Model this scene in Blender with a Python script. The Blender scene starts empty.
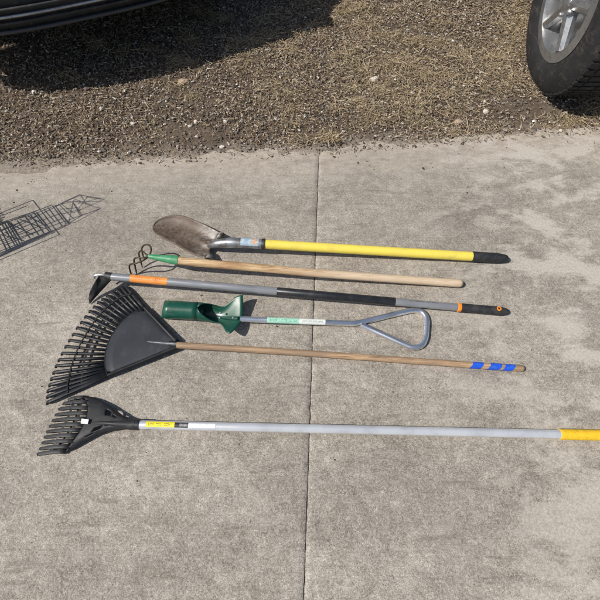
import bpy, bmesh, math, random
import numpy as np
from mathutils import Vector, Matrix, noise as mnoise

random.seed(7)
rng = np.random.default_rng(7)
scene = bpy.context.scene
COL = scene.collection
R = math.radians

# ------------------------------------------------------------------ camera
PITCH = 61.8           # degrees below the horizon
H = 1.5
F = 433.0              # focal length in units of the 600 px wide picture
cam_d = bpy.data.cameras.new('camera')
cam_d.sensor_width = 36.0
cam_d.lens = 36.0 * F / 600.0
cam_d.clip_start = 0.02
cam_d.clip_end = 600.0
cam = bpy.data.objects.new('camera', cam_d)
cam.location = (0, 0, H)
cam.rotation_euler = (R(90 - PITCH), 0, 0)
COL.objects.link(cam)
scene.camera = cam
_c, _s = math.cos(R(PITCH)), math.sin(R(PITCH))


def P(x, y, h=0.0):
    """measured point of the photograph (600 px frame) at height h -> place in the yard"""
    u, v = (x - 300.0) / F, -(y - 300.0) / F
    d = Vector((u, _c + v * _s, -_s + v * _c))
    t = (h - H) / d.z
    return Vector((0, 0, H)) + d * t


# ------------------------------------------------------------------ light
SUN_EL = 50.0
sun_dir = Vector((-1.0, -0.31, 0)).normalized() * math.cos(R(SUN_EL))
sun_dir.z = math.sin(R(SUN_EL))            # towards the sun
sd = bpy.data.lights.new('sun', 'SUN')
sd.energy = 4.2
sd.angle = R(0.53)
sd.color = (1.0, 0.955, 0.89)
so = bpy.data.objects.new('sun', sd)
so.rotation_euler = sun_dir.to_track_quat('Z', 'Y').to_euler()
so.location = (0, 0, 8)
COL.objects.link(so)
w = bpy.data.worlds.new('World')
scene.world = w
w.use_nodes = True
nt = w.node_tree
sky = nt.nodes.new('ShaderNodeTexSky')
sky.sky_type = 'NISHITA'
sky.sun_disc = False
sky.sun_elevation = R(SUN_EL)
sky.sun_rotation = math.atan2(sun_dir.x, sun_dir.y)
sky.dust_density = 1.5
nt.links.new(sky.outputs[0], nt.nodes['Background'].inputs[0])
nt.nodes['Background'].inputs[1].default_value = 0.085
scene.view_settings.view_transform = 'Standard'
scene.view_settings.look = 'None'
scene.view_settings.gamma = 1
scene.view_settings.exposure = 0.15
scene.view_settings.use_curve_mapping = False


# ------------------------------------------------------------------ materials
class NT:
    def __init__(self, name):
        self.m = bpy.data.materials.new(name)
        self.m.use_nodes = True
        self.t = self.m.node_tree
        self.b = self.t.nodes['Principled BSDF']

    def n(self, typ, **kw):
        nd = self.t.nodes.new(typ)
        for k, v in kw.items():
            if hasattr(nd, k):
                setattr(nd, k, v)
        return nd

    def l(self, a, b):
        self.t.links.new(a, b)

    def coord(self, scale=(1, 1, 1), rot=(0, 0, 0), out='Object'):
        tc = self.n('ShaderNodeTexCoord')
        mp = self.n('ShaderNodeMapping')
        mp.inputs['Scale'].default_value = scale
        mp.inputs['Rotation'].default_value = rot
        self.l(tc.outputs[out], mp.inputs[0])
        return mp.outputs[0]

    def noise(self, vec, scale, detail=4, rough=0.55, dist=0.0):
        nd = self.n('ShaderNodeTexNoise')
        nd.inputs['Scale'].default_value = scale
        nd.inputs['Detail'].default_value = detail
        nd.inputs['Roughness'].default_value = rough
        nd.inputs['Distortion'].default_value = dist
        if vec is not None:
            self.l(vec, nd.inputs['Vector'])
        return nd.outputs['Fac']

    def ramp(self, fac, stops, interp='LINEAR'):
        nd = self.n('ShaderNodeValToRGB')
        nd.color_ramp.interpolation = interp
        e = nd.color_ramp.elements
        while len(e) < len(stops):
            e.new(0.5)
        for el, (p, c) in zip(e, stops):
            el.position = p
            el.color = (c[0], c[1], c[2], 1) if not isinstance(c, (int, float)) else (c, c, c, 1)
        self.l(fac, nd.inputs[0])
        return nd.outputs[0]

    def mix(self, fac, a, b, blend='MIX'):
        nd = self.n('ShaderNodeMix', data_type='RGBA', blend_type=blend)
        for s, v in ((nd.inputs[0], fac), (nd.inputs[6], a), (nd.inputs[7], b)):
            if isinstance(v, (int, float)):
                s.default_value = v if s.type == 'VALUE' else (v, v, v, 1)
            elif isinstance(v, (tuple, list)):
                s.default_value = (v[0], v[1], v[2], 1)
            else:
                self.l(v, s)
        return nd.outputs[2]

    def math(self, op, a, b=0.0):
        nd = self.n('ShaderNodeMath', operation=op)
        for s, v in ((nd.inputs[0], a), (nd.inputs[1], b)):
            if isinstance(v, (int, float)):
                s.default_value = v
            else:
                self.l(v, s)
        return nd.outputs[0]

    def bump(self, h, strength=0.3, dist=0.01, normal=None):
        nd = self.n('ShaderNodeBump')
        nd.inputs['Strength'].default_value = strength
        nd.inputs['Distance'].default_value = dist
        self.l(h, nd.inputs['Height'])
        if normal is not None:
            self.l(normal, nd.inputs['Normal'])
        return nd.outputs[0]

    def set(self, color=None, rough=None, metal=None, normal=None, spec=None):
        for k, v in (('Base Color', color), ('Roughness', rough), ('Metallic', metal), ('Normal', normal), ('Specular IOR Level', spec)):
            if v is None:
                continue
            s = self.b.inputs[k]
            if isinstance(v, (int, float)):
                s.default_value = v
            elif isinstance(v, (tuple, list)):
                s.default_value = (v[0], v[1], v[2], 1)
            else:
                self.l(v, s)
        return self.m


def wear(name, c, c2, rough=0.5, metal=0.0, scale=60, bump=0.08, amount=(0.45, 0.7), stretch=(1, 1, 1), bscale=None, spec=0.5, grime=0, grime_c=(0.16, 0.13, 0.10)):
    m = NT(name)
    v = m.coord(stretch)
    f = m.noise(v, scale, 5, 0.6)
    col = m.ramp(f, [(amount[0], c), (amount[1], c2)])
    if grime:
        gv = m.noise(m.coord((0.6, 1.6, 1.6)), 26, 7, 0.75, 0.4)
        col = m.mix(m.ramp(gv, [(0.54, 0.0), (0.66, grime)]), col, grime_c)
        gs = m.noise(m.coord((5, 90, 90), (0, 0, 0.1)), 3.0, 3, 0.6)
        col = m.mix(m.ramp(gs, [(0.66, 0.0), (0.70, grime)]), col, grime_c)
    g = m.noise(v, bscale or scale * 6, 3)
    rr = m.ramp(m.noise(v, scale * 0.5, 3), [(0.3, max(0.05, rough - 0.1)), (0.7, min(1, rough + 0.12))])
    return m.set(col, rr, metal, m.bump(g, bump, 0.002), spec)


M = {}
M['yellow_glass'] = wear('yellow_fibreglass', (0.80, 0.65, 0.10), (0.70, 0.56, 0.10), 0.38, scale=9, amount=(0.5, 0.8), bump=0.04, grime=0.38, grime_c=(0.42, 0.33, 0.10))
M['black_rubber'] = wear('black_rubber', (0.016, 0.017, 0.019), (0.045, 0.044, 0.042), 0.62, scale=40, bump=0.15)
M['black_ring'] = wear('black_collar', (0.014, 0.014, 0.016), (0.03, 0.03, 0.03), 0.5)
M['rib_highlight'] = wear('highlit_rib_plastic', (0.10, 0.105, 0.115), (0.06, 0.062, 0.07), 0.4, scale=60)  # highlight on the rake's centre rib, painted in as a paler grey
m = NT('weathered_shovel_steel')
v = m.coord()
f1 = m.noise(v, 16, 6, 0.62)
f2 = m.noise(v, 90, 4, 0.6)
c = m.ramp(f1, [(0.30, (0.066, 0.046, 0.032)), (0.48, (0.105, 0.075, 0.053)), (0.62, (0.15, 0.115, 0.086)), (0.78, (0.25, 0.215, 0.18))])
c = m.mix(0.45, c, m.ramp(f2, [(0.35, (0.045, 0.031, 0.021)), (0.65, (0.18, 0.138, 0.102))]))
sx = m.n('ShaderNodeSeparateXYZ')
m.l(v, sx.inputs[0])
wornf = m.math('MULTIPLY', m.ramp(m.math('ADD', m.math('MULTIPLY', sx.outputs[0], 4.0), 0.62), [(0.25, 0.0), (0.62, 1.0)]), m.ramp(m.noise(m.coord((1, 2, 1)), 20, 6, 0.7), [(0.44, 0.0), (0.58, 0.85)]))
c = m.mix(wornf, c, (0.42, 0.40, 0.37))
M['shovel_steel'] = m.set(c, m.ramp(f2, [(0.3, 0.5), (0.7, 0.75)]), 0.2, m.bump(f2, 0.2, 0.002))
m = NT('scuffed_silver_steel')
v = m.coord()
f1 = m.noise(v, 22, 5, 0.65)
c = m.ramp(f1, [(0.36, (0.16, 0.15, 0.14)), (0.52, (0.42, 0.43, 0.44)), (0.7, (0.62, 0.64, 0.66))])
M['socket_steel'] = m.set(c, m.ramp(f1, [(0.3, 0.5), (0.7, 0.28)]), 0.8, m.bump(m.noise(v, 200, 3), 0.08, 0.001))
M['sticker_blue'] = wear('worn_pale_blue_sticker', (0.30, 0.42, 0.50), (0.58, 0.60, 0.60), 0.45, scale=120)
M['sticker_orange'] = wear('worn_orange_sticker_print', (0.55, 0.22, 0.07), (0.6, 0.5, 0.4), 0.45, scale=220, amount=(0.4, 0.6))
M['galv'] = wear('zinc_plated_tube', (0.82, 0.83, 0.84), (0.60, 0.60, 0.60), 0.24, 0.92, scale=26, bump=0.03)
M['grey_tube'] = wear('grey_painted_tube', (0.36, 0.365, 0.37), (0.29, 0.295, 0.30), 0.24, 0.45, scale=14, bump=0.03)
M['silver_tube'] = wear('silver_painted_tube', (0.70, 0.71, 0.725), (0.56, 0.57, 0.585), 0.26, 0.4, scale=14, bump=0.03)
M['black_tube'] = wear('black_painted_tube', (0.016, 0.017, 0.019), (0.028, 0.028, 0.03), 0.33, scale=30, bump=0.03)
M['black_plastic'] = wear('black_rake_plastic', (0.010, 0.011, 0.0135), (0.020, 0.021, 0.024), 0.5, scale=24, bump=0.08, spec=0.3, grime=0.4, grime_c=(0.05, 0.047, 0.043))
M['dark_plastic'] = wear('dark_grey_plastic', (0.021, 0.0215, 0.023), (0.034, 0.034, 0.0345), 0.52, scale=30, bump=0.1, spec=0.3, grime=0.4, grime_c=(0.06, 0.056, 0.05))
m = NT('scuffed_rake_plate_plastic')
v = m.coord()
f1 = m.noise(v, 9, 5, 0.6)
c = m.ramp(f1, [(0.35, (0.025, 0.0275, 0.034)), (0.65, (0.038, 0.040, 0.047))])
f2 = m.noise(m.coord((26, 14, 20), (0, 0, 0.4)), 1.6, 9, 0.8)
c = m.mix(m.ramp(f2, [(0.54, 0.0), (0.70, 0.5)]), c, (0.075, 0.075, 0.08))
M['rake_plate'] = m.set(c, 0.55, 0, m.bump(f2, 0.08, 0.002), 0.25)
M['green_paint'] = wear('green_enamel', (0.006, 0.064, 0.040), (0.010, 0.082, 0.050), 0.36, scale=20, bump=0.06, grime=0.5, grime_c=(0.085, 0.13, 0.10))
M['ferrule_green'] = wear('green_ferrule_paint', (0.035, 0.25, 0.105), (0.10, 0.32, 0.17), 0.4, scale=70, amount=(0.4, 0.75), grime=0.5, grime_c=(0.22, 0.30, 0.17))
M['tine_steel'] = wear('rusted_tine_steel', (0.060, 0.040, 0.026), (0.12, 0.085, 0.055), 0.55, 0.5, scale=60, bump=0.2)
M['hoe_steel'] = wear('dark_hoe_blade', (0.022, 0.021, 0.020), (0.075, 0.065, 0.055), 0.5, 0.4, scale=35, bump=0.15)
M['bolt'] = wear('steel_bolt', (0.55, 0.56, 0.57), (0.4, 0.4, 0.4), 0.3, 0.9)
M['orange_plastic'] = wear('orange_plastic', (0.85, 0.27, 0.02), (0.75, 0.22, 0.02), 0.4)
M['yellow_grip'] = None
m = NT('worn_yellow_foam_grip')
v = m.coord()
f1 = m.noise(v, 60, 6, 0.7)
c = m.ramp(f1, [(0.28, (0.50, 0.26, 0.02)), (0.45, (0.78, 0.47, 0.015)), (0.8, (0.82, 0.55, 0.03))])
M['yellow_grip'] = m.set(c, 0.75, 0, m.bump(m.noise(v, 140, 4, 0.6), 0.5, 0.004))
M['blue_tape'] = wear('blue_tape', (0.012, 0.085, 0.60), (0.03, 0.13, 0.62), 0.42, scale=80, bump=0.4, bscale=160, grime=0.35, grime_c=(0.06, 0.12, 0.36))
M['white_sticker'] = wear('white_sticker', (0.78, 0.78, 0.77), (0.66, 0.66, 0.64), 0.45, scale=60)


def wood(name, pale, dark, axis_scale, worn=None, fade=None):
    m = NT(name)
    v = m.coord(axis_scale)
    f = m.noise(v, 9, 6, 0.65, 0.6)
    c = m.ramp(f, [(0.37, dark), (0.51, pale), (0.66, [min(1, q * 1.22) for q in pale])])
    f2 = m.noise(m.coord((2.2, 6, 6)), 2.2, 4)
    if worn:
        c = m.mix(m.ramp(f2, [(0.42, 0.0), (0.62, 0.85)]), c, worn)
    if fade:
        sx = m.n('ShaderNodeSeparateXYZ')
        m.l(m.coord(), sx.inputs[0])
        wv = m.math('ADD', m.math('MULTIPLY', sx.outputs[0], 0.7), m.math('MULTIPLY', m.math('SUBTRACT', m.noise(m.coord((3, 20, 20)), 2.0, 3), 0.5), 0.12))
        c = m.mix(m.ramp(wv, [(0.36, 0.0), (0.56, 1.0)]), c, m.ramp(f, [(0.35, (0.50, 0.37, 0.24)), (0.55, fade)]))
    f3 = m.noise(v, 30, 4, 0.6)
    return m.set(c, 0.62, 0, m.bump(f3, 0.15, 0.002))


M['wood_a'] = wood('worn_ash_handle', (0.58, 0.41, 0.225), (0.24, 0.135, 0.06), (1.2, 26, 26), (0.34, 0.185, 0.08), (0.62, 0.485, 0.335))
M['wood_c'] = wood('weathered_rake_handle', (0.44, 0.29, 0.165), (0.17, 0.10, 0.05), (1.2, 30, 30), (0.26, 0.175, 0.11))


def label_mat(name, paper, ink, lo, hi, scale, rows):
    """printed strip: rows of small illegible marks on coloured paper"""
    m = NT(name)
    v = m.coord((scale, rows, rows))
    f = m.noise(v, 1.0, 2, 0.5)
    return m.set(m.mix(m.ramp(f, [(lo, 0.0), (hi, 1.0)]), paper, ink), 0.42)


M['label_orange'] = wear('orange_label_paper', (0.82, 0.31, 0.07), (0.74, 0.25, 0.05), 0.42, scale=30, grime=0.4, grime_c=(0.62, 0.16, 0.04))
M['label_green'] = wear('pale_green_label_paper', (0.40, 0.66, 0.52), (0.30, 0.56, 0.42), 0.42, scale=30, grime=0.3, grime_c=(0.5, 0.6, 0.5))
M['label_white'] = wear('white_label_paper', (0.74, 0.76, 0.71), (0.62, 0.66, 0.60), 0.42, scale=30)
M['label_yellow'] = wear('yellow_label_paper', (0.82, 0.70, 0.03), (0.76, 0.62, 0.03), 0.42, scale=30)
M['label_ink'] = wear('black_label_paper', (0.02, 0.02, 0.02), (0.04, 0.04, 0.04), 0.42, scale=30)
M['ink_red'] = wear('red_orange_ink', (0.58, 0.10, 0.02), (0.66, 0.16, 0.03), 0.45)
M['ink_green'] = wear('green_ink', (0.06, 0.34, 0.23), (0.10, 0.42, 0.30), 0.45)
M['ink_grey'] = wear('faded_ink', (0.20, 0.30, 0.26), (0.3, 0.36, 0.33), 0.45)
M['ink_black'] = wear('black_ink', (0.02, 0.02, 0.02), (0.04, 0.04, 0.04), 0.45)
M['ink_white'] = wear('white_ink', (0.6, 0.6, 0.58), (0.5, 0.5, 0.48), 0.45)

# concrete ------------------------------------------------------------------
EDGE = [P(*p) for p in ((-260, 173), (-120, 170), (0, 165.5), (60, 163), (140, 160), (200, 157.5), (260, 155), (300, 152.5), (345, 149), (430, 142.5), (520, 135), (600, 129.5), (760, 119))]
EX = np.array([p.x for p in EDGE])
EY = np.array([p.y for p in EDGE])
s_end = (EY[-1] - EY[-3]) / (EX[-1] - EX[-3])
s_beg = (EY[2] - EY[0]) / (EX[2] - EX[0])


def edge_y(x):
    x = np.asarray(x, float)
    y = np.interp(x, EX, EY)
    y = np.where(x > EX[-1], EY[-1] + s_end * (x - EX[-1]), y)
    return np.where(x < EX[0], EY[0] + s_beg * (x - EX[0]), y)


slope = float((edge_y(1.6) - edge_y(-1.6)) / 3.2)
inter = float(edge_y(0.0))

m = NT('aged_concrete')
v = m.coord()
sep = m.n('ShaderNodeSeparateXYZ')
m.l(v, sep.inputs[0])
big = m.noise(v, 1.3, 5, 0.6, 0.3)
midv = m.noise(m.coord((0.8, 1.25, 1), (0, 0, 0.15)), 9.5, 7, 0.68, 0.5)
fine = m.noise(v, 62, 6, 0.7)
grit = m.noise(v, 320, 3, 0.6)
c = m.ramp(midv, [(0.30, (0.190, 0.166, 0.136)), (0.45, (0.285, 0.255, 0.213)), (0.58, (0.375, 0.342, 0.292)), (0.74, (0.47, 0.435, 0.375))])
blot = m.noise(m.coord((1.05, 1.0, 1), (0, 0, 0.5)), 30, 9, 0.80, 0.15)
fine = m.noise(m.coord((1.0, 1.05, 1), (0, 0, 0.9)), 120, 6, 0.78, 0.2)
patch = m.noise(m.coord((1.0, 1.35, 1), (0, 0, 0.2)), 4.2, 9, 0.70, 0.3)
c = m.mix(0.46, c, m.ramp(patch, [(0.36, (0.135, 0.113, 0.088)), (0.47, (0.28, 0.247, 0.203)), (0.55, (0.385, 0.347, 0.292)), (0.66, (0.60, 0.55, 0.47))]))
c = m.mix(0.38, c, m.ramp(blot, [(0.38, (0.080, 0.064, 0.048)), (0.47, (0.27, 0.240, 0.198)), (0.53, (0.37, 0.334, 0.282)), (0.62, (0.70, 0.64, 0.55))]))
c = m.mix(0.30, c, m.ramp(fine, [(0.38, (0.075, 0.060, 0.046)), (0.48, (0.29, 0.262, 0.222)), (0.62, (0.70, 0.65, 0.565))]))
c = m.mix(0.7, c, m.ramp(big, [(0.32, 0.385), (0.5, 0.485), (0.68, 0.575)]), 'OVERLAY')
c = m.mix(0.5, c, m.ramp(grit, [(0.40, 0.22), (0.5, 0.5), (0.60, 0.76)]), 'OVERLAY')
streak = m.noise(m.coord((0.5, 3.2, 1), (0, 0, 0.12)), 7.0, 8, 0.75, 0.5)
c = m.mix(m.ramp(streak, [(0.545, 0.0), (0.64, 0.42)]), c, (0.135, 0.112, 0.088))
broom = m.noise(m.coord((1.5, 30, 1), (0, 0, 0.05)), 5.0, 5, 0.6, 0.3)
c = m.mix(0.16, c, m.ramp(broom, [(0.36, 0.30), (0.64, 0.68)]), 'OVERLAY')
c = m.mix(1.0, c, (0.945, 0.94, 0.945), 'MULTIPLY')
# pits and dark grains
pit = m.n('ShaderNodeTexVoronoi')
pit.inputs['Scale'].default_value = 95
m.l(v, pit.inputs['Vector'])
pm = m.math('MULTIPLY', m.ramp(pit.outputs['Distance'], [(0.16, 1.0), (0.26, 0.0)]), m.ramp(m.noise(v, 14, 4), [(0.50, 0.0), (0.60, 0.75)]))
c = m.mix(pm, c, (0.11, 0.095, 0.08))
# soil washed over the slab beside the bare ground
at_ = m.n('ShaderNodeAttribute', attribute_name='edge_distance')
dd = m.math('MULTIPLY', at_.outputs['Fac'], -1.0)
wob = m.math('MULTIPLY', m.math('SUBTRACT', m.noise(m.coord((1, 2.2, 1)), 3.2, 5, 0.65), 0.5), 0.42)
dn = m.math('ADD', dd, wob)
dust = m.ramp(dn, [(0.0, 0.85), (0.03, 0.6), (0.12, 0.5), (0.22, 0.12), (0.36, 0.0)])
dustc = m.ramp(m.noise(m.coord((1, 2, 1)), 22, 5, 0.7), [(0.32, (0.28, 0.24, 0.19)), (0.6, (0.44, 0.385, 0.32)), (0.8, (0.52, 0.47, 0.40))])
c = m.mix(dust, c, dustc)
damp = m.math('MULTIPLY', m.ramp(dn, [(0.17, 0.0), (0.30, 1.0), (0.48, 0.75), (0.72, 0.0)]), m.ramp(m.noise(m.coord((0.8, 2, 1)), 5, 5, 0.65), [(0.42, 0.0), (0.66, 0.34)]))
c = m.mix(damp, c, (0.17, 0.15, 0.13))
# pale scuffed patches to the right
mr = m.ramp(m.math('MULTIPLY', sep.outputs[0], 0.5), [(0.18, 0.0), (0.50, 1.0)])
pale = m.math('MULTIPLY', mr, m.ramp(m.noise(m.coord((1, 1.9, 1), (0, 0, -0.25)), 3.6, 7, 0.7, 0.4), [(0.49, 0.0), (0.57, 0.8)]))
c = m.mix(pale, c, m.ramp(fine, [(0.3, (0.36, 0.32, 0.27)), (0.7, (0.58, 0.54, 0.475))]))
hgt = m.math('ADD', m.math('MULTIPLY', fine, 0.6), m.math('MULTIPLY', grit, 0.5))
nb = m.bump(hgt, 0.42, 0.0035, m.bump(midv, 0.16, 0.012))
M['concrete'] = m.set(c, 0.88, 0, nb, 0.25)

m = NT('dry_soil')
v = m.coord()
a, b = m.noise(v, 5, 6, 0.65), m.noise(v, 70, 6, 0.7)
c = m.ramp(a, [(0.3, (0.10, 0.075, 0.053)), (0.55, (0.165, 0.127, 0.093)), (0.75, (0.25, 0.20, 0.152))])
c = m.mix(0.45, c, m.ramp(b, [(0.35, (0.035, 0.026, 0.019)), (0.55, (0.125, 0.098, 0.073)), (0.7, (0.235, 0.195, 0.15))]))
ds = m.n('ShaderNodeAttribute', attribute_name='edge_distance').outputs['Fac']
ds = m.math('ADD', ds, m.math('MULTIPLY', m.math('SUBTRACT', m.noise(v, 7, 5, 0.65), 0.5), 0.14))
c = m.mix(m.ramp(ds, [(0.0, 0.95), (0.035, 0.7), (0.10, 0.0)]), c, m.ramp(b, [(0.35, (0.20, 0.165, 0.128)), (0.7, (0.43, 0.375, 0.31))]))
M['soil'] = m.set(c, 0.95, 0, m.bump(b, 0.8, 0.012), 0.15)
M['joint'] = wear('joint_filler', (0.055, 0.046, 0.038), (0.10, 0.085, 0.07), 0.95, scale=40)


def island_mat(name, stops, rough=0.8, nscale=120):
    m = NT(name)
    g = m.n('ShaderNodeNewGeometry')
    c = m.ramp(g.outputs['Random Per Island'], stops)
    f = m.noise(m.coord(), nscale, 3)
    c = m.mix(0.5, c, m.ramp(f, [(0.3, 0.35), (0.7, 0.62)]), 'OVERLAY')
    return m.set(c, rough, 0, None, 0.2)


M['litter'] = island_mat('dead_leaf_and_chip_litter', [(0.0, (0.055, 0.038, 0.025)), (0.22, (0.125, 0.088, 0.058)), (0.48, (0.25, 0.185, 0.125)), (0.80, (0.41, 0.325, 0.232)), (0.94, (0.42, 0.36, 0.28)), (1.0, (0.58, 0.53, 0.45))])
M['pebble'] = island_mat('small_pebbles', [(0.0, (0.055, 0.045, 0.036)), (0.5, (0.15, 0.125, 0.10)), (0.8, (0.27, 0.24, 0.20)), (1.0, (0.52, 0.48, 0.42))], 0.85)
M['straw'] = island_mat('dry_grass_blades', [(0.0, (0.20, 0.145, 0.082)), (0.45, (0.36, 0.275, 0.168)), (0.85, (0.52, 0.425, 0.285)), (1.0, (0.24, 0.20, 0.11))], 0.75)
M['chip'] = island_mat('white_stone_chips', [(0.0, (0.40, 0.36, 0.31)), (1.0, (0.74, 0.71, 0.66))], 0.85)
M['crumb'] = island_mat('soil_crumbs', [(0.0, (0.03, 0.023, 0.017)), (1.0, (0.09, 0.07, 0.05))], 0.95)
M['stone'] = wear('pale_limestone', (0.60, 0.545, 0.47), (0.36, 0.31, 0.25), 0.85, scale=30, bump=0.5, bscale=80)
M['tan_stone'] = wear('tan_stone', (0.42, 0.31, 0.22), (0.30, 0.22, 0.16), 0.88, scale=30, bump=0.5, bscale=80)
M['wire'] = wear('dull_galvanised_wire', (0.30, 0.31, 0.32), (0.2, 0.2, 0.2), 0.5, 0.7, scale=50)


# ------------------------------------------------------------------ mesh helpers
class MB:
    def __init__(self):
        self.v, self.f = [], []

    def add(self, vs, fs):
        o = len(self.v)
        self.v += [Vector(q) for q in vs]
        self.f += [tuple(i + o for i in f) for f in fs]

    def tube(self, pts, rad, seg=20, cap=True, round_end=(False, False), arc=None, squash=None):
        """swept tube through pts with a radius for each; arc=(a0,a1) sweeps only part of the ring (open shell)"""
        pts = [Vector(p) for p in pts]
        if isinstance(rad, (int, float)):
            rad = [rad] * len(pts)
        rad = list(rad)
        if round_end[0]:
            d = (pts[0] - pts[1]).normalized()
            r = rad[0]
            ext = [(pts[0] + d * r * math.sin(a), r * math.cos(a)) for a in (1.45, 1.1, 0.75, 0.4)]
            pts = [e[0] for e in ext] + pts
            rad = [e[1] for e in ext] + rad
        if round_end[1]:
            d = (pts[-1] - pts[-2]).normalized()
            r = rad[-1]
            ext = [(pts[-1] + d * r * math.sin(a), r * math.cos(a)) for a in (0.4, 0.75, 1.1, 1.45)]
            pts += [e[0] for e in ext]
            rad += [e[1] for e in ext]
        n = len(pts)
        tang = []
        for i in range(n):
            a = pts[max(0, i - 1)]
            b = pts[min(n - 1, i + 1)]
            tang.append((b - a).normalized())
        up = Vector((0, 0, 1))
        if abs(tang[0].dot(up)) > 0.95:
            up = Vector((0, 1, 0))
        nrm = (up - tang[0] * up.dot(tang[0])).normalized()
        vs, fs = [], []
        ring = seg if arc is None else seg + 1
        for i in range(n):
            if i:
                q = tang[i - 1].rotation_difference(tang[i])
                nrm = (q @ nrm)
                nrm = (nrm - tang[i] * nrm.dot(tang[i])).normalized()
            bi = tang[i].cross(nrm)
            for k in range(ring):
                a = 2 * math.pi * k / seg if arc is None else arc[0] + (arc[1] - arc[0]) * k / seg
                sy = 1.0 if squash is None else squash
                vs.append(pts[i] + (nrm * math.cos(a) * sy + bi * math.sin(a)) * rad[i])
        for i in range(n - 1):
            for k in range(ring if arc is None else seg):
                k2 = (k + 1) % ring
                fs.append((i * ring + k, i * ring + k2, (i + 1) * ring + k2, (i + 1) * ring + k))
        if cap and arc is None:
            fs.append(tuple(range(ring))[::-1])
            fs.append(tuple((n - 1) * ring + k for k in range(ring)))
        self.add(vs, fs)
        return self

    def grid(self, rows, skip=()):
        """rows of points -> quads; skip = set of (row, column) left open"""
        nr, nc = len(rows), len(rows[0])
        self.add([p for r in rows for p in r], [(i * nc + j, i * nc + j + 1, (i + 1) * nc + j + 1, (i + 1) * nc + j) for i in range(nr - 1) for j in range(nc - 1) if (i, j) not in skip])
        return self

    def box(self, lo, hi):
        x0, y0, z0 = lo
        x1, y1, z1 = hi
        self.add([(x0, y0, z0), (x1, y0, z0), (x1, y1, z0), (x0, y1, z0), (x0, y0, z1), (x1, y0, z1), (x1, y1, z1), (x0, y1, z1)],
                 [(0, 3, 2, 1), (4, 5, 6, 7), (0, 1, 5, 4), (1, 2, 6, 5), (2, 3, 7, 6), (3, 0, 4, 7)])
        return self

    def build(self, name, mat, root=None, smooth=35, solid=0.0, bevel=0.0, offset=-1.0, parent=None, weld=False):
        """one linked mesh object; root = the thing's Empty (its place is the origin of every part)"""
        org = Vector(root.location) if root is not None else Vector((0, 0, 0))
        me = bpy.data.meshes.new(name)
        me.from_pydata([tuple(p - org) for p in self.v], [], self.f)
        bm = bmesh.new()
        bm.from_mesh(me)
        if weld:
            bmesh.ops.remove_doubles(bm, verts=bm.verts, dist=1e-5)
        bmesh.ops.recalc_face_normals(bm, faces=bm.faces)
        bm.to_mesh(me)
        bm.free()
        me.materials.append(mat)
        o = bpy.data.objects.new(name, me)
        COL.objects.link(o)
        if smooth:
            me.shade_smooth()
            me.set_sharp_from_angle(angle=R(smooth))
        if solid:
            md = o.modifiers.new('thickness', 'SOLIDIFY')
            md.thickness = solid
            md.offset = offset
        if bevel:
            md = o.modifiers.new('edge', 'BEVEL')
            md.width = bevel
            md.segments = 2
            md.limit_method = 'ANGLE'
            md.angle_limit = R(40)
        if parent is not None:
            o.parent = parent
        elif root is not None:
            o.parent = root
        return o


def thing(name, label, cat, loc, group=None):
    o = bpy.data.objects.new(name, None)
    COL.objects.link(o)
    o.location = loc
    o.empty_display_size = 0.05
    o['label'] = label
    o['category'] = cat
    if group:
        o['group'] = group
    return o


def tag(o, label=None, cat=None, group=None, kind=None):
    for k, v_ in (('label', label), ('category', cat), ('group', group), ('kind', kind)):
        if v_:
            o[k] = v_
    return o


def lerp(a, b, t):
    return a + (b - a) * t


def path(pts, n=6):
    """Catmull-Rom through pts"""
    pts = [Vector(p) for p in pts]
    out = []
    for i in range(len(pts) - 1):
        p0, p1, p2 = pts[max(0, i - 1)], pts[i], pts[i + 1]
        p3 = pts[min(len(pts) - 1, i + 2)]
        for k in range(n):
            t = k / n
            out.append(0.5 * ((2 * p1) + (p2 - p0) * t + (2 * p0 - 5 * p1 + 4 * p2 - p3) * t * t + (3 * p1 - p0 - 3 * p2 + p3) * t ** 3))
    out.append(pts[-1])
    return out


def interp_pts(pts, t):
    """point at fraction t of a polyline by index"""
    f = t * (len(pts) - 1)
    i = min(int(f), len(pts) - 2)
    a, b = Vector(pts[i]), Vector(pts[i + 1])
    return a + (b - a) * (f - i)


def print_marks(p0, p1, rad, a_mid, height, count, mat, root, parent, gap_every=6, seed=1, lines=1):
    """tiny printed strokes along a tube from p0 to p1; a_mid = direction of the text's middle round the tube, height = text height"""
    rd = random.Random(seed)
    d = (p1 - p0).normalized()
    up0 = Vector((0, 0, 1))
    nrm = (up0 - d * up0.dot(d)).normalized()
    bi = d.cross(nrm)
    L = (p1 - p0).length
    cw = L / count
    mb = MB()

    def pt(x, h):
        a = a_mid + h / rad
        return p0 + d * x + (nrm * math.cos(a) + bi * math.sin(a)) * rad
    lh = height / lines
    for ln in range(lines):
        hc = -height / 2 + lh * (ln + 0.5)
        for i in range(count):
            if gap_every and (i + ln * 2) % gap_every == gap_every - 1:
                continue
            x0 = i * cw + cw * 0.12
            x1 = (i + 1) * cw - cw * 0.12
            sw = cw * 0.24
            h0, h1 = hc - lh * 0.40, hc + lh * 0.40
            st = lh * 0.2
            opts = [(x0, x0 + sw, h0, h1)]
            if rd.random() < 0.55:
                opts.append((x1 - sw, x1, h0, h1))
            for hh in (h0, (h0 + h1) / 2 - st / 2, h1 - st):
                if rd.random() < 0.5:
                    opts.append((x0 + sw, x1 - sw * 0.2, hh, hh + st))
            for q, (xa, xb, ha, hb) in enumerate(opts):
                mb.add([pt(xa, ha), pt(xb, ha), pt(xb, hb), pt(xa, hb)], [(0, 1, 2, 3)])
    return mb.build('print', mat, root, smooth=0, parent=parent)


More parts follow.
